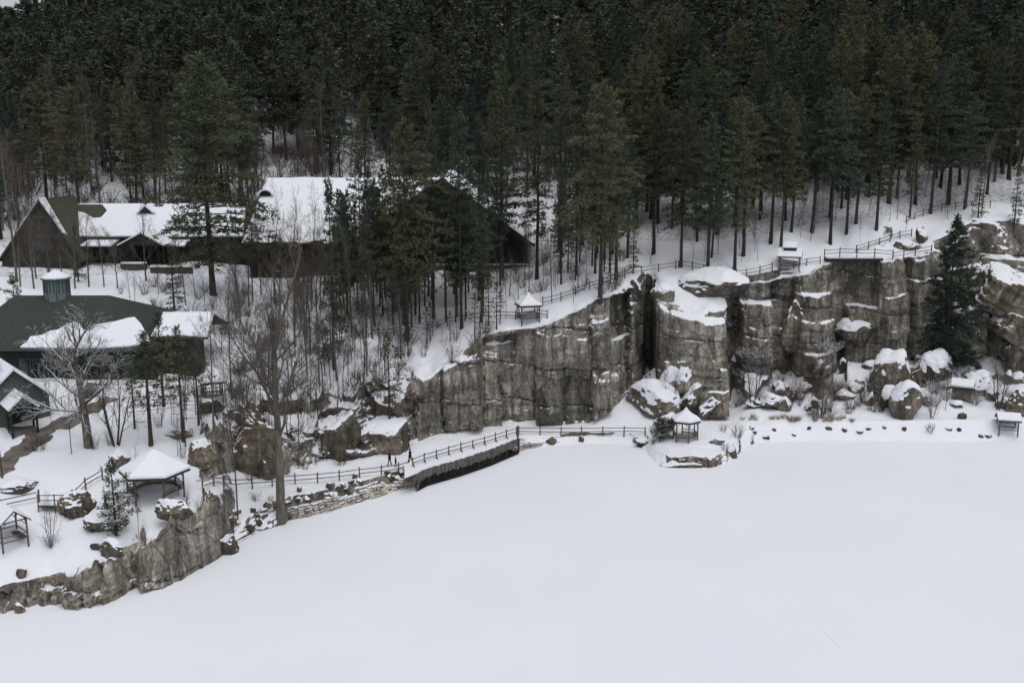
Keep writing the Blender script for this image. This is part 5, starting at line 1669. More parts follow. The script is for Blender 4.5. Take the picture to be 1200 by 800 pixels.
stone_courses('stacked pale stone wall at the lake edge right of the very tall bare tree', [(338, 606), (360, 602), (385, 596), (410, 588.5), (434, 581.5), (452, 577)], 1.75, 3)
stone_courses('stacked pale stone abutment under the left end of the boardwalk', [(455, 573), (470, 571), (486, 567)], 1.6, 6)
stone_courses('loose stacked stones at the right end of the boardwalk', [(600, 527), (620, 523), (634, 521)], .8, 8)
stone_courses('small brown dry stone wall right of the large gazebo', [(242, 590), (258, 588), (274, 588)], 1.0, 12)


# ---------------- boulders
def ico(sub):
    import bmesh
    bm = bmesh.new(); bmesh.ops.create_icosphere(bm, subdivisions=sub, radius=1)
    V_ = np.array([v.co[:] for v in bm.verts]); F_ = np.array([[v.index for v in f.verts] for f in bm.faces]); bm.free()
    return V_, F_


IV, IF = ico(5)
IV3, IF3 = ico(3)


def boulder(label, loc, size, seed, mat='boulder', cuts=16, rot=0, small=False, name='boulder', group=None, tilt=(0, 0), rough=1.0):
    r = np.random.RandomState(seed)
    V0, F0 = (IV3, IF3) if small else (IV, IF)
    v = V0.copy()
    N_ = r.normal(0, 1, (cuts, 3)); N_ /= np.linalg.norm(N_, axis=1, keepdims=True)
    D_ = r.uniform(.50, .92, cuts)
    for n_, d in zip(N_, D_):
        s = v @ n_
        k = s > d
        v[k] -= np.outer((s[k] - d) * .93, n_)
    g_ = 2.6
    v = v * (1 + rough * .10 * (cellhash(v[:, 0] * g_ + v[:, 1] * 2.1 + 9 + seed, v[:, 2] * g_ + 5 + v[:, 0], seed) - .5))[:, None]
    f = 1 + (.17 * fbm(v[:, 0] * 1.6 + seed, v[:, 1] * 1.6, v[:, 2] * 1.6, s=seed, o=5) + .07 * fbm(v[:, 0] * 6 + seed, v[:, 1] * 6, v[:, 2] * 6, s=seed, o=3)) * rough
    v = v * f[:, None] * np.array(size)[None, :]
    ob = link(name, mesh_np(name, v, [F0], True), M[mat])
    ob.location = loc; ob.rotation_euler = (tilt[0], tilt[1], rot)
    return tag(ob, label, name.replace('_', ' '), group)


def bpx(label, u, v, wpx, hpx, seed, mat='boulder', dr=.8, cuts=14, rot=0, tilt=(0, 0), small=False, name='boulder', group=None, sink=.25, rough=.75):
    """u, v: centre foot in the picture; size in picture pixels"""
    p = hit(u, v); s = pxm(p); w_, h_ = wpx / s / 2, hpx / s
    hz = h_ / (2 - 2 * sink)
    return boulder(label, (p.x, p.y + w_ * dr * .4, p.z + hz * (1 - 2 * sink) * 1.0), (w_, w_ * dr, hz * 1.15), seed, mat, cuts, rot, small, name, group, tilt, rough)


bpx('huge brown rock outcrop with bare face behind the path right of the large gazebo', 300, 556, 104, 56, 3, 'boulderbrown', .7, sink=.3, cuts=26)
bpx('brown outcrop between the tall bare tree and the large gazebo', 238, 548, 40, 30, 4, 'boulderbrown', .8)
bpx('brown rounded outcrop behind the path fence', 392, 528, 62, 44, 5, 'boulderbrown', .8)
bpx('reddish brown outcrop with pointed top above the huge brown rock', 290, 508, 46, 34, 6, 'boulderbrown', .7)
bpx('long brown outcrop with snow above the walkers at the foot of the cliff', 448, 532, 76, 46, 7, 'boulder', .7)
bpx('dark arching rock ledge above the young leaning pine', 447, 492, 66, 32, 8, 'boulderbrown', .6)
bpx('arching brown ledge left of the young leaning pine', 398, 490, 58, 24, 15, 'boulderbrown', .6)
bpx('brown rock ledge uphill from the large gazebo', 243, 484, 40, 18, 9, 'boulderbrown')
bpx('dark flat rock ledge between pines uphill from the large gazebo', 212, 512, 36, 10, 10, 'boulderbrown')
bpx('dark rock with snow cap left behind the large gazebo roof', 138, 546, 26, 20, 11, 'boulder')
bpx('snow capped brown rock below the small rail fence left of the large gazebo', 85, 602, 52, 24, 12, 'boulderbrown')
bpx('dark broken rock beneath the small green pine', 122, 622, 54, 22, 13, 'boulder')
bpx('mossy grey flat ledge at the left edge below the dirt path', 12, 576, 56, 12, 14, 'boulder')
bpx('dark snow free stone in the open snow left of the small green pine', 113, 644, 16, 9, 16, 'darkstone', small=True)
bpx('pair sized dark stone poking from the snow at the lower left', 24, 676, 17, 9, 17, 'darkstone', small=True)
bpx('grey jagged rock at the cliff edge in front of the large gazebo', 205, 606, 46, 22, 18, 'boulder', .6)
bpx('dark jagged rock on the edge of the near rock wall', 130, 652, 34, 20, 19, 'boulder', .6)
bpx('tall jagged rock crest right of the large gazebo', 246, 602, 30, 34, 20, 'boulder', .7, cuts=20)
bpx('grey rock at the foot of the near rock wall beside the ice', 268, 648, 24, 24, 21, 'boulder', .8)
bpx('dark rock at the water line at the lower left corner', 22, 718, 15, 12, 22, 'boulder', small=True)
bpx('rounded stone on the shore left of the very tall bare tree', 303, 616, 12, 9, 23, 'darkstone', small=True)
bpx('second rounded stone on the shore nearer to the jagged rock face', 293, 622, 12, 9, 24, 'darkstone', small=True)
# around the point
bpx('wide flat boulder under thick snow left of the pointed gazebo on the point', 766, 486, 66, 34, 31, 'snowyrock', 1.1, cuts=9, rough=.5)
bpx('high snow covered boulder leaning on the cliff behind the pointed gazebo', 792, 468, 42, 44, 32, 'snowyrock', .9, tilt=(0, .3), cuts=9, rough=.5)
bpx('pointed snowy boulder between the flat boulder and the cliff', 768, 462, 40, 30, 33, 'snowyrock', .9, cuts=9, rough=.5)
bpx('broken brown slab under the tall stone buttress', 812, 480, 34, 30, 34, 'boulder', .8, cuts=18, tilt=(0, .5))
bpx('grey slab standing at the foot of the buttress right of the gazebo', 832, 487, 26, 24, 35, 'boulder', .8, cuts=18, tilt=(0, .4))
bpx('snow covered boulder right behind the small pine bush', 780, 506, 26, 22, 36, 'snowyrock', .8, cuts=9, rough=.5)
bpx('long flat grey rock at the front of the point above the ice', 803, 547, 58, 9, 37, 'boulder', .25, sink=.3)
bpx('pointed dark rock at the ice right of the point', 858, 536, 14, 16, 38, 'boulder', .7, cuts=18)
bpx('dark low rock on the slope right of the pointed gazebo', 840, 520, 18, 8, 39, 'boulder', .6)
bpx('brown rock under the fence left of the point', 752, 522, 20, 9, 40, 'boulder', .6)
bpx('reddish rock below the bank fence', 646, 520, 14, 9, 41, 'boulderbrown', small=True)
bpx('reddish low rock below the bank fence nearer to the point', 682, 518, 8, 8, 42, 'boulderbrown', small=True)
# cliff top
bpx('big snow covered rock shelf rising behind the stone buttress', 838, 342, 84, 26, 43, 'snowyrock', .7, cuts=9, rough=.5)
bpx('snow topped rock above the split in the cliff', 778, 352, 30, 18, 44, 'snowyrock', .8, cuts=9, rough=.5)
bpx('rounded rock left of the split in the cliff', 742, 350, 26, 22, 45, 'boulder', .8)
bpx('brown boulder with snow cap above the footbridge stairs', 1080, 283, 16, 17, 146, 'boulder', .9)
bpx('brown rock ledge below the footbridge stairs', 1062, 292, 34, 10, 47, 'boulderbrown', .6)
bpx('wide snow covered ledge of rock at the upper right', 1152, 284, 66, 28, 48, 'boulder', .6, cuts=12)
def slab_rock(label, u, v, size, rot, seed):
    n = 44
    g_ = np.linspace(-1, 1, n + 1)
    A_, B_ = np.meshgrid(g_, g_, indexing='ij')
    Vs, Fs, c = [], [], 0
    o1 = np.ones_like(A_)
    for P_ in ((A_, B_, o1), (B_, A_, -o1), (B_, o1, A_), (A_, -o1, B_), (o1, A_, B_), (-o1, B_, A_)):
        q = np.stack(P_, -1).reshape(-1, 3)
        q = q / (np.abs(q) ** 7).sum(1, keepdims=True) ** (1 / 7.)
        ii = np.arange((n + 1) ** 2).reshape(n + 1, n + 1) + c
        Fs.append(np.stack([ii[:-1, :-1], ii[1:, :-1], ii[1:, 1:], ii[:-1, 1:]], -1).reshape(-1, 4)); Vs.append(q); c += (n + 1) ** 2
    v_ = np.concatenate(Vs)
    w_ = v_ * np.array(size)
    lay = np.floor(w_[:, 2] * 1.6 + .4 * fbm(w_[:, 0] * .4, w_[:, 1] * .4, s=seed))
    f = 1 + .07 * (cellhash(lay, lay * 0, seed) - .5) + .05 * fbm(w_[:, 0] * .7, w_[:, 1] * .7, w_[:, 2] * .7, s=seed + 2, o=5)
    w_ = w_ * np.stack([f, f, 1 + .4 * (f - 1)], -1)
    w_[:, 2] += .18 * fbm(w_[:, 0] * .5, w_[:, 1] * .5, s=seed + 5, o=4)
    p = hit(u, v)
    ob = link('boulder', mesh_np('boulder', w_, [np.concatenate(Fs)], True), M['slab'])
    ob.location = (p.x, p.y + 2.0, p.z + 2.2); ob.rotation_euler = rot
    return tag(ob, label, 'boulder')


slab_rock('huge tilted rock slab with thin snow at the right edge', 1206, 372, (6.6, 4.6, 3.0), (R(14), R(24), R(-12)), 49)
slab_rock('thick broken rock slab wedged below the huge tilted one at the right edge', 1204, 415, (4.6, 3.4, 1.9), (R(8), R(38), R(10)), 52)
bpx('dark split rock under the tilted slab at the right edge', 1196, 428, 60, 44, 50, 'boulder', .6, cuts=14)
bpx('steep snowy boulder left of the tilted slab', 1146, 352, 36, 44, 51, 'snowyrock', .7, cuts=9, rough=.5)
bpx('square jutting rock block with snow top below the footbridge', 934, 400, 38, 44, 52, 'boulder', .7, cuts=10)
bpx('snow covered shelf of rock inside the gap under the footbridge', 1008, 400, 52, 30, 53, 'snowyrock', .8, cuts=9, rough=.5)
# talus on the right
bpx('tallest snow covered boulder under the right cliff', 1040, 466, 52, 62, 54, 'snowyrock', .8, cuts=9, rough=.5)
bpx('brown square stone beside the tallest snow covered boulder', 1037, 446, 17, 18, 55, 'darkstone', .8, cuts=9)
bpx('brown pointed boulder right of the tallest snow covered boulder', 1076, 452, 26, 22, 56, 'boulderbrown', .8)
bpx('snowy boulder above the little dark walled shelter', 1094, 448, 46, 38, 57, 'snowyrock', .9, cuts=9, rough=.5)
bpx('block shaped boulder fully capped with snow above the bank', 1064, 491, 42, 40, 58, 'snowyrock', .9, cuts=9, rough=.5)
bpx('small snow covered boulder left of the snow laden bent tree', 1044, 476, 30, 22, 59, 'snowyrock', .9, cuts=9, rough=.5)
bpx('dark rock with thick snow behind the shelter on the far right bank', 1196, 486, 36, 26, 60, 'boulderbrown', .9)
bpx('snow mound boulder right behind the far right bank shelter', 1176, 478, 22, 14, 61, 'snowyrock', .9, cuts=9, rough=.5)
bpx('low snow covered boulder beside the little dark walled shelter', 1150, 462, 36, 26, 62, 'snowyrock', .9, cuts=9, rough=.5)
bpx('dark wedge stone showing in the snow right of the bent tree', 1128, 491, 11, 8, 63, 'darkstone', small=True)
bpx('snow heaped boulder at the foot of the reddish thicket', 905, 478, 40, 20, 64, 'snowyrock', .9, cuts=9, rough=.5)
bpx('snowy boulder at the foot of the cliff right of the buttress', 880, 466, 30, 26, 65, 'snowyrock', .9, cuts=9, rough=.5)
rs = random.Random(4)
for i, (u, v) in enumerate([(907, 505), (931, 511), (948, 503), (972, 504), (1008, 508), (1018, 504), (1037, 502), (1060, 505), (898, 514), (1112, 504), (1124, 505), (1150, 513), (1158, 512), (990, 506), (880, 503), (884, 508)]):
    bpx('small dark stone poking out of the snowy far bank', u, v, rs.uniform(5, 10), rs.uniform(3, 5), 70 + i, 'darkstone', small=True, name='stone', group='small dark stones poking out of the far bank')
for i in range(30):
    u = rs.uniform(270, 345) if i < 12 else rs.uniform(345, 470)
    v = (618 - (u - 270) * .2 - rs.uniform(0, 16)) if i < 12 else (600 - (u - 345) * .22 - rs.uniform(8, 24))
    bpx('small rock tumbled on the snowy bank near the very tall bare tree', u, v, rs.uniform(6, 13), rs.uniform(4, 9), 100 + i, rs.choice(['boulder', 'darkstone']), small=True, name='stone', group='small rocks tumbled on the bank near the very tall bare tree')
# broken rock below the cliff between the far path and the wall
for i in range(36):
    u = rs.uniform(860, 1195); v = rs.uniform(425, 482)
    bpx('snow covered rock of the tumbled slope under the right cliff', u, v, rs.uniform(10, 26), rs.uniform(7, 18), 150 + i, 'snowyrock', .9, small=True, name='rock', group='snow covered rocks tumbled under the right cliff')

# ---------------- shrubs
for i in range(26):
    u = rs.uniform(905, 1050); v = rs.uniform(468, 491)
    p = hit(u, v); plant('shrubB', 'brown leafless shrub of the thicket above the far bank', 'shrub', tuple(p), rs.uniform(1.4, 3.0), rs.uniform(0, 6), 'brown shrubs of the thicket above the far bank', rs.uniform(.9, 1.5))
for i in range(22):
    u = rs.uniform(900, 985); v = rs.uniform(425, 470)
    p = hit(u, v); plant('shrubR', 'reddish twiggy shrub at the foot of the cliff', 'shrub', tuple(p), rs.uniform(1.8, 3.4), rs.uniform(0, 6), 'reddish shrubs at the foot of the cliff', 1.2)
for i in range(60):
    u = rs.choice([rs.uniform(862, 905), rs.uniform(960, 1195), rs.uniform(960, 1195)]); v = rs.uniform(410, 478)
    p = hit(u, v); plant('shrubS', 'snow dusted shrub on the slope of tumbled rock under the right cliff', 'shrub', tuple(p), rs.uniform(1.2, 2.8), rs.uniform(0, 6), 'snow dusted shrubs under the right cliff', rs.uniform(.9, 1.4))
for i in range(26):
    u = rs.uniform(865, 1000); v = 491 + rs.uniform(-1.5, 3)
    p = hit(u, v); plant('grass', 'tan dry grass tuft along the edge of the far bank', 'grass tuft', tuple(p), rs.uniform(.5, 1.1), rs.uniform(0, 6), 'dry grass tufts along the far bank', rs.uniform(.9, 1.4))
for (u, v, h, lab) in ((865, 512, 2.2, 'tan twiggy shrub on the bank right of the point'), (1090, 506, 1.6, 'pale dry shrub low on the far bank'), (60, 640, 1.6, 'thin twigs in the open snow right of the lower left shelter'),
                       (848, 505, 1.4, 'dead twigs between the rocks right of the point'), (850, 528, 1.3, 'snow dusted twigs beside the pointed dark rock')):
    p = hit(u, v); plant('shrubA', lab, 'shrub', tuple(p), h, 0, None, 1.3)
for i in range(44):
    u = rs.uniform(270, 470); v = rs.uniform(470, 600)
    if v > 560 - (u - 270) * .1 and u > 345: continue
    p = hit(u, v); plant('shrubA', 'thin brown shrub among the outcrops near the very tall bare tree', 'shrub', tuple(p), rs.uniform(.8, 2.0), rs.uniform(0, 6), 'thin brown shrubs among the outcrops', rs.uniform(.9, 1.4))
for i in range(60):
    u = rs.uniform(140, 330); v = rs.uniform(330, 450)
    p = hit(u, v)
    if p.x < -38 and p.y < 134 and p.y > 104: continue
    plant('shrubB', 'brown leafless shrub on the slope below the lodge', 'shrub', tuple(p), rs.uniform(1.5, 3.2), rs.uniform(0, 6), 'brown shrubs on the slope below the lodge', rs.uniform(.9, 1.5))
for i in range(40):
    u = rs.uniform(585, 735); v = rs.uniform(300, 345)
    p = hit(u, v); plant('shrubA', 'thin brown shrub on the slope right of the pavilion', 'shrub', tuple(p), rs.uniform(1, 2.4), rs.uniform(0, 6), 'thin brown shrubs on the slope right of the pavilion', rs.uniform(.9, 1.4))

# small post on the cliff top, wooden box
p = hit(767, 338)
g = thing('lookout_post', 'short dark post with a round head on the snow behind the split in the cliff', 'post', tuple(p))
MB().tube((0, 0, -.3), (0, 0, .9), .12, .10, 8).build('shaft', M['wood_dark'], g)
MB().tube((0, 0, .9), (0, 0, 1.35), .22, .2, 10).build('head', M['wood_dark'], g)


# ---------------- people
def person(label, loc, h, rz, coat, stride=.25, seed=1, arm=.1):
    import bmesh
    s = h / 1.75
    J = {'pel': (0, 0, .95), 'sp': (.01, 0, 1.15), 'ch': (.03, 0, 1.35), 'nk': (.05, 0, 1.50), 'hd': (.07, 0, 1.60), 'tp': (.07, 0, 1.70),
         'hl': (0, .10, .90), 'kl': (stride * .6, .10, .50), 'al': (stride * .9, .10, .09), 'tl': (stride * .9 + .17, .11, .04),
         'hr': (0, -.10, .90), 'kr': (-stride * .1, -.10, .50), 'ar': (-stride * .9, -.10, .10), 'tr': (-stride * .9 + .16, -.11, .04),
         'sl': (.03, .20, 1.40), 'el': (-.10, .26, 1.12), 'wl': (.06 + arm, .24, .90), 'fl': (.10 + arm, .23, .82),
         'sr': (.03, -.20, 1.40), 'er': (.02, -.26, 1.12), 'wr': (.18, -.22, .92), 'fr': (.22, -.21, .84)}
    Rr = dict(pel=.16, sp=.15, ch=.17, nk=.065, hd=.105, tp=.075, hl=.11, kl=.075, al=.05, tl=.04, hr=.11, kr=.075, ar=.05, tr=.04, sl=.085, el=.062, wl=.045, fl=.04, sr=.085, er=.062, wr=.045, fr=.04)
    E = [('pel', 'sp'), ('sp', 'ch'), ('ch', 'nk'), ('nk', 'hd'), ('hd', 'tp'), ('pel', 'hl'), ('hl', 'kl'), ('kl', 'al'), ('al', 'tl'), ('pel', 'hr'), ('hr', 'kr'), ('kr', 'ar'), ('ar', 'tr'),
         ('ch', 'sl'), ('sl', 'el'), ('el', 'wl'), ('wl', 'fl'), ('ch', 'sr'), ('sr', 'er'), ('er', 'wr'), ('wr', 'fr')]
    keys = list(J)
    me = bpy.data.meshes.new('person')
    me.from_pydata([tuple(c * s for c in J[k]) for k in keys], [(keys.index(a), keys.index(b)) for a, b in E], [])
    tmp = bpy.data.objects.new('tmp', me); COL.objects.link(tmp)
    sk = tmp.modifiers.new('skin', 'SKIN')
    for i, k in enumerate(keys):
        me.skin_vertices[0].data[i].radius = (Rr[k] * s,) * 2
        me.skin_vertices[0].data[i].use_root = (k == 'pel')
    ss = tmp.modifiers.new('sub', 'SUBSURF'); ss.levels = 2; ss.render_levels = 2
    dg = bpy.context.evaluated_depsgraph_get(); dg.update()
    bm_ = bpy.data.meshes.new_from_object(tmp.evaluated_get(dg))
    bpy.data.objects.remove(tmp)
    bm_.materials.clear()
    for mm in (M[coat], M['skin'], M['black_cloth']): bm_.materials.append(mm)
    for f in bm_.polygons:
        c = f.center / s
        f.use_smooth = True
        f.material_index = 1 if (c.z > 1.50 or (c.z < .90 and abs(c.y) > .17)) else (2 if c.z < .85 else 0)
    o = bpy.data.objects.new('person', bm_); COL.objects.link(o)
    o.location = loc; o.rotation_euler = (0, 0, rz)
    tag(o, label, 'person')
    # hat / hood and coat skirt
    V_, F_ = ico(3)
    v = V_ * np.array([.125, .115, .135]) * s + np.array([.055, 0, 1.665]) * s
    v = v[:, :]
    keep = (V_[:, 2] > -.35) | (V_[:, 0] < -.15)
    Fk = F_[keep[F_].all(1)]
    link('hood', mesh_np('hood', v, [Fk], True), M['black_cloth'], o)
    m = MB(); n = 14; prof = [(.165, 1.44), (.20, 1.30), (.19, 1.10), (.205, .92), (.225, .72)]
    vs = []
    for r_, z in prof:
        for k in range(n):
            a = 6.283 * k / n; vs.append(((.02 + r_ * .78 * math.cos(a)) * s, r_ * math.sin(a) * s, z * s))
    fs = [(i * n + k, i * n + (k + 1) % n, (i + 1) * n + (k + 1) % n, (i + 1) * n + k) for i in range(len(prof) - 1) for k in range(n)]
    m.add(vs, fs); m.build('coat', M[coat], o, smooth=True)
    return o


pz = Vector(at_z(457, 545, 1.7)); pz.z = max(gz(pz.x, pz.y), .5)
pz = hit(457, 545); person('person in a long black coat walking on the snowy path, leftmost of the walkers', tuple(pz), 1.82, R(185), 'black_cloth')
pz = hit(464, 547); person('small child in dark clothes walking at the fence between the two adults', tuple(pz), 1.25, R(190), 'black_cloth', .18)
pz = Vector(at_z(481, 542.5, 1.8)); z_ = gz(pz.x, pz.y); pz = hit(481, 542.5) if hit(481, 542.5).z > 1.75 else pz
person('person in a dark navy coat walking on the path, rightmost of the walkers', tuple(pz), 1.82, R(170), 'navy_cloth', .3)
# ------------------------------------------------------------------ the forest
rs = random.Random(77)


def u_of(x, y, z):
    dx, dy, dz = x, y, z - CAM_H
    fw = dy * cp - dz * sp
    up = dy * sp + dz * cp
    return 600 + F * dx / fw, 400 - F * up / fw


def free(x, y, r):
    for ox, oy, orr in OCC:
        if (ox - x) ** 2 + (oy - y) ** 2 < (r + orr) ** 2: return False
    return True


def blocked(x, y):
    # the lodge, its fore court, the green roofed building and the upper paths stay clear
    if -92 < x < 8 and 150 < y < 196: return True
    if x < -35 and 96 < y < 134: return True
    if y < 160 and x < -40: return True
    return False


spots = []
tries = 0
while tries < 16000 and len(spots) < 430:
    tries += 1
    y = 150 + 92 * rs.random() ** .8
    x = rs.uniform(-.56 * y - 6, .56 * y + 6)
    if blocked(x, y) or not free(x, y, .9): continue
    z = gz(x, y)
    if z < 15.5: continue
    u, v = u_of(x, y, z)
    if u < -60 or u > 1260: continue
    # open snow on the cliff top terrace
    if v > (311 if 735 < u < 900 else 300) and u > 560: continue
    if 940 < u < 1050 and v > 280: continue
    if 1050 <= u < 1130 and v > 262: continue
    if u > 1130 and v > 245: continue
    if 560 < u < 700 and v > 330: continue
    if u < 560 and y < 165 and rs.random() < .35: continue
    # bare wood behind the lodge
    bare = (y > 190 and ((u < 210) or (285 < u < 480)) and y < 222)
    if bare and rs.random() < .72: continue
    spots.append((x, y, z, u, v))
    occ((x, y), 1.3)
kinds = ['pineA', 'pineB', 'pineC', 'pineD', 'pineE', 'pineF', 'pineWide', 'pineD']
LAB = {'pineA': 'broad green pine', 'pineB': 'high crowned olive pine', 'pineC': 'deep crowned olive pine', 'pineD': 'high crowned dark pine', 'pineE': 'narrow dark pine', 'pineF': 'narrow green pine', 'pineWide': 'wide spreading olive pine'}


def zone(u):
    return ('behind the long lodge roof' if u < 290 else 'behind the wide pavilion roof' if u < 560 else
            'on the hillside above the tall quarried wall' if u < 860 else 'on the hillside above the cliff top footbridge')


spots.sort(key=lambda s: s[1])
rest = spots[215:]; spots = spots[:215]
for i, (x, y, z, u, v) in enumerate(spots):
    k = rs.choice(kinds)
    h = rs.uniform(19, 28) * (1 if y > 170 else .9)
    if u < 560 and y < 162: h = rs.uniform(13, 20)
    g = LAB[k] + 's of the forest ' + zone(u)
    plant(k, LAB[k] + ' in the dense forest ' + zone(u), 'pine tree', (x, y, z), h, rs.uniform(0, 6.28), g, rs.uniform(.72, 1.15), (rs.uniform(-.03, .03), rs.uniform(-.03, .03)))

# bare trees between them
nb = 0; tries = 0
while nb < 128 and tries < 9000:
    tries += 1
    if rs.random() < .62:
        y = rs.uniform(190, 228); x = rs.uniform(-.55 * y, -.09 * y)
    else:
        y = rs.uniform(165, 225); x = rs.uniform(-.1 * y, .56 * y)
    if blocked(x, y) or not free(x, y, .3): continue
    z = gz(x, y)
    u, v = u_of(x, y, z)
    if z < 18 or u < -40 or u > 1240 or (u > 560 and v > 275) or (u > 940 and v > 240): continue
    occ((x, y), .5)
    k = rs.choice(['bareA', 'bareB', 'bareC', 'bareA'])
    lab = {'bareA': 'brown leafless tree', 'bareB': 'slim brown leafless tree', 'bareC': 'grey leafless tree'}[k]
    plant(k, lab + ' among the pines ' + zone(u), 'bare tree', (x, y, z), rs.uniform(12, 19), rs.uniform(0, 6.28), lab + 's of the forest ' + zone(u), rs.uniform(.8, 1.1))
    nb += 1

# saplings and bare stems on the slope between the path and the lodge
ns = 0; tries = 0
while ns < 170 and tries < 6000:
    tries += 1
    u = rs.uniform(120, 720); v = rs.uniform(330, 545)
    if u < 300 and 350 < v < 470 and rs.random() < .6: continue
    if u > 470 and v > (398 if u < 560 else 372): continue
    if u > 470 and v > 345 and rs.random() < .4: continue
    if u < 200 and v > 380 and u < 190: continue
    if u > 330 and v > 520: continue
    if 20 < u < 130 and v < 460: continue
    p = hit(u, v)
    if not free(p.x, p.y, .15): continue
    if -92 < p.x < 8 and 158 < p.y: continue
    if p.x < -38 and 104 < p.y < 134: continue
    occ(p, .25)
    k = rs.choice(['sapling', 'saplingB', 'sapling', 'saplingB', 'bareB'])
    wd = rs.uniform(.7, 1.1)
    if k == 'bareB':
        h = rs.uniform(8, 13); wd = .7
        lab = 'slim leafless tree'
    else:
        h = rs.uniform(4, 9); lab = 'brown leafless sapling' if k == 'sapling' else 'grey leafless sapling'
    zn = 'on the snow slope left of the cliff' if u < 480 else 'on the snow band between the cliff and the pavilion'
    plant(k, lab + ' ' + zn, 'sapling', tuple(p), h, rs.uniform(0, 6.28), lab + 's ' + zn, wd)
    ns += 1

# pole pines of the same slope, slim trunks with small crowns
for i in range(62):
    for _ in range(40):
        u = rs.uniform(395, 730); v = rs.uniform(300, 385)
        if u > 570 and v > 335: continue
        if 595 < u < 650 and v > 330: continue
        p = hit(u, v)
        if free(p.x, p.y, .4) and not (-92 < p.x < 8 and p.y > 155): break
    else:
        continue
    occ(p, .8)
    k = rs.choice(['pineB', 'pineD', 'pineE', 'pineF'])
    plant(k, 'slim ' + LAB[k] + ' on the snow band between the cliff and the pavilion', 'pine tree', tuple(p), rs.uniform(12, 20), rs.uniform(0, 6.28),
          'slim ' + LAB[k] + 's between the cliff and the pavilion', .66)

# taller bare trees screening the lodge
nb = 0; tries = 0
while nb < 34 and tries < 4000:
    tries += 1
    u = rs.uniform(40, 470); v = rs.uniform(322, 470)
    if u < 190 and v > 340: continue
    p = hit(u, v)
    if not free(p.x, p.y, .35) or blocked(p.x, p.y) and not (320 < v < 336 and p.y < 158): continue
    occ(p, .5)
    k = rs.choice(['bareA', 'bareB', 'bareC'])
    lab = {'bareA': 'brown leafless tree', 'bareB': 'slim brown leafless tree', 'bareC': 'grey leafless tree'}[k]
    plant(k, lab + ' on the slope in front of the lodge', 'bare tree', tuple(p), rs.uniform(9, 15), rs.uniform(0, 6.28), lab + 's on the slope in front of the lodge', rs.uniform(.8, 1.15))
    nb += 1

for (u, v, vt_) in ((24, 336, 232), (40, 338, 226), (58, 340, 238), (74, 336, 232), (88, 338, 246), (104, 336, 240), (122, 336, 256), (138, 338, 262)):
    place_px(rs.choice(['bareA', 'bareC']), u, v, vt_, 'brown leafless tree in front of the shingled gable of the lodge', 'bare tree', 'brown leafless trees in front of the shingled lodge gable', wide=.9)
for (u, v, vt_) in ((296, 352, 212), (322, 356, 206), (345, 352, 215), (366, 350, 208), (398, 352, 222), (306, 346, 228)):
    place_px(rs.choice(['bareA', 'bareB']), u, v, vt_, 'thin leafless tree crossing the snowy roof of the wide pavilion', 'bare tree', 'thin leafless trees crossing the pavilion roof', wide=.7)
for i in range(34):
    u = rs.uniform(5, 330); v = rs.uniform(475, 560) if i % 2 else rs.uniform(590, 665)
    p = hit(u, v)
    if p.z < 1.2 or (u < 60 and v < 515) or (u > 235 and v > 545) or v > 640 - (u - 100) * .2 and u > 100: continue
    plant(rs.choice(['shrubA', 'sapling']), 'thin leafless twig growing out of the snow around the large gazebo', 'twig', tuple(p), rs.uniform(1.2, 3.2), rs.uniform(0, 6), 'thin twigs around the large gazebo', .7)

for i in range(34):
    u = rs.uniform(462, 605); v = rs.uniform(376, 446)
    p = hit(u, v)
    if p.z < 10 or p.z > 17 or not free(p.x, p.y, .1): continue
    plant(rs.choice(['shrubA', 'sapling', 'saplingB', 'shrubA']), 'small leafless twig on the snow band at the left top of the cliff', 'twig', tuple(p), rs.uniform(1.2, 4.5), rs.uniform(0, 6.28), 'small leafless twigs on the snow band at the left top of the cliff', .8)
nb = 125
for i in range(420):
    u = rs.uniform(470, 590); v = rs.uniform(374, 404)
    if nb > 134: break
    p = hit(u, v)
    if p.z < 11 or not free(p.x, p.y, .5): continue
    occ(p, .6); nb += 1
    plant('sprayA', 'small young pine on the snow band at the left top of the cliff', 'young pine', tuple(p), rs.uniform(4, 7), rs.uniform(0, 6.28), 'small young pines on the snow band at the left top of the cliff', 1.0)
nb = 0
for i in range(400):
    if nb >= 60: break
    u = rs.uniform(735, 1190); v = rs.uniform(225, 312)
    if v > 312 - max(0, u - 900) * .26: continue
    p = hit(u, v)
    if not free(p.x, p.y, .2) or p.z < 17: continue
    occ(p, .2); nb += 1
    plant(rs.choice(['sapling', 'saplingB', 'sapling']), 'thin leafless pole tree on the cliff top slope at the right', 'sapling', tuple(p), rs.uniform(4, 10), rs.uniform(0, 6.28), 'thin leafless pole trees on the cliff top slope at the right', .7, (rs.uniform(-.12, .12), rs.uniform(-.2, .2)))
for i in range(46):
    y = rs.uniform(196, 250); x = rs.uniform(-.5 * y, .55 * y)
    if blocked(x, y): continue
    plant('bareC', 'tall pale leafless tree rising between the crowns of the forest', 'bare tree', (x, y, gz(x, y)), rs.uniform(19, 26), rs.uniform(0, 6.28), 'tall pale leafless trees between the forest crowns', .8)

# the far wood, uncountable: one mass
far = []
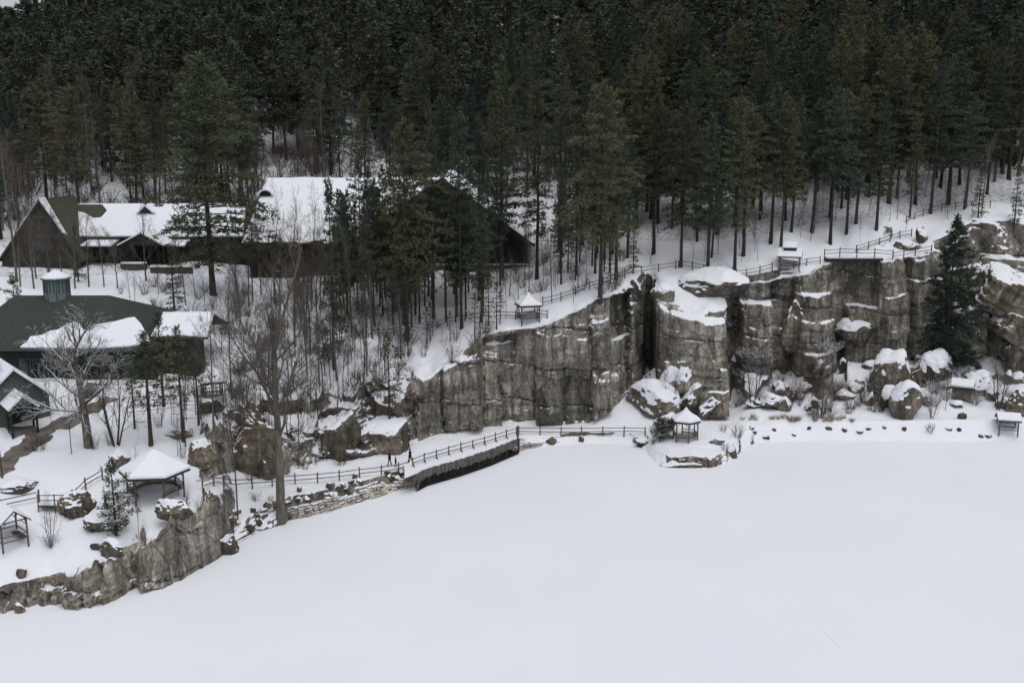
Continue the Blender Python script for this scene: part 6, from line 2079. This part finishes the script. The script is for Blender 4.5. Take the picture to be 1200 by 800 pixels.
# brushwood that nobody could count under the pines: one mass
bv, bf = [], []
bp = []
for sd_ in (71, 72, 73):
    me = shrub(sd_, 1.0, 16, spread=.8, r=.020)
    vv = np.zeros(len(me.vertices) * 3, np.float32); me.vertices.foreach_get('co', vv)
    ff = np.zeros(len(me.loops), np.int32); me.loops.foreach_get('vertex_index', ff)
    bp.append((vv.reshape(-1, 3), ff.reshape(-1, 4)))
n = 0
for i in range(2300):
    if i % 9 == 0:
        u = rs.uniform(130, 480); v = rs.uniform(325, 470)
        p = hit(u, v); x, y, z = p
        if blocked(x, y) or (x < -38 and y < 136): continue
        s = rs.uniform(.8, 2.4)
    else:
        y = 186 + 85 * rs.random() ** 1.2; x = rs.uniform(-.56 * y, .56 * y)
        if blocked(x, y): continue
        z = gz(x, y)
        u, v = u_of(x, y, z)
        if z < 20 or v > 262 or (u > 930 and v > 232): continue
        s = rs.uniform(1.2, 4.2)
    vv, ff = bp[i % 3]
    a = rs.uniform(0, 6.28); C, S = math.cos(a), math.sin(a)
    bv.append(np.stack([(vv[:, 0] * C - vv[:, 1] * S) * s + x, (vv[:, 0] * S + vv[:, 1] * C) * s + y, vv[:, 2] * s + z], 1)); bf.append(ff + n); n += len(vv)
o = link('brushwood', mesh_np('brushwood', np.concatenate(bv), [np.concatenate(bf)]), M['bark_brown'])
tag(o, 'tangled leafless brushwood covering the snowy floor of the forest', 'brushwood', kind='stuff')
far += [(x, y, z) for x, y, z, u, v in rest]
for i in range(1050):
    y = 238 + (345 - 238) * rs.random()
    x = rs.uniform(-.58 * y - 8, .58 * y + 8)
    z = gz(x, y)
    if z > 0: far.append((x, y, z))
fp = []
for sd_, st_, b_, W_ in ((61, 'pine', .22, 4.6), (62, 'pine', .3, 4.2), (63, 'plume', .22, 3.8)):
    fp.append(conifer(sd_, 22, b_, W_, st_, dens=.5, tri=.85, step=.95))


def merged(items, which, name, mat):
    Vs, Fs, n = [], [], 0
    cache = []
    for t in fp:
        me = t[which]
        vv = np.zeros(len(me.vertices) * 3, np.float32); me.vertices.foreach_get('co', vv)
        k = len(me.polygons[0].vertices)
        ff = np.zeros(len(me.loops), np.int32); me.loops.foreach_get('vertex_index', ff)
        cache.append((vv.reshape(-1, 3), ff.reshape(-1, k)))
    rr = random.Random(5)
    for (x, y, z) in items:
        vv, ff = cache[rr.randrange(3)]
        a = rr.uniform(0, 6.28); s = rr.uniform(.8, 1.15)
        C, S = math.cos(a), math.sin(a)
        q = np.stack([(vv[:, 0] * C - vv[:, 1] * S) * s + x, (vv[:, 0] * S + vv[:, 1] * C) * s + y, vv[:, 2] * s + z], 1)
        Vs.append(q); Fs.append(ff + n); n += len(q)
    o = link(name, mesh_np(name, np.concatenate(Vs), [np.concatenate(Fs)]), mat)
    return o


ff_ = foliage_material('far_wood_needles', (.058, .072, .060), (.088, .102, .076), (.125, .132, .092))
# colour clumps of this one follow the place since it is a single object
o = thing('far_forest', 'far dense wood of conifers covering the top of the hillside', 'forest'); o['kind'] = 'stuff'
c = merged(far, 1, 'crowns', ff_); c.parent = o; c['kind'] = 'stuff'
c = merged(far, 0, 'trunks', M['bark_pine']); c.parent = o; c['kind'] = 'stuff'
# ------------------------------------------------------------------ light
w = bpy.data.worlds.new('World'); scene.world = w; w.use_nodes = True
nt = w.node_tree; nt.nodes.clear()
N = NB(nt)
sky = nt.nodes.new('ShaderNodeTexSky'); sky.sky_type = 'NISHITA'; sky.sun_disc = False
SUN_EL, SUN_ROT = R(72), R(150)
sky.sun_elevation = SUN_EL; sky.sun_rotation = SUN_ROT; sky.air_density = 1.0; sky.dust_density = 3.0
hs = nt.nodes.new('ShaderNodeHueSaturation'); hs.inputs['Saturation'].default_value = .25
nt.links.new(sky.outputs[0], hs.inputs['Color'])
bg = nt.nodes.new('ShaderNodeBackground'); bg.inputs['Strength'].default_value = .13
nt.links.new(hs.outputs[0], bg.inputs[0])
wo_ = nt.nodes.new('ShaderNodeOutputWorld'); nt.links.new(bg.outputs[0], wo_.inputs[0])
sd = bpy.data.lights.new('sun', 'SUN'); sd.energy = .55; sd.angle = R(60); sd.color = (1, .98, .95)
so = bpy.data.objects.new('sun', sd); COL.objects.link(so)
so.rotation_euler = (R(90) - SUN_EL, 0, math.pi - SUN_ROT)
scene.view_settings.view_transform = 'Standard'
scene.view_settings.look = 'None'
scene.view_settings.exposure = 0.08
scene.view_settings.gamma = 1
scene.cycles.use_denoising = True
scene.cycles.max_bounces = 4
scene.cycles.diffuse_bounces = 3
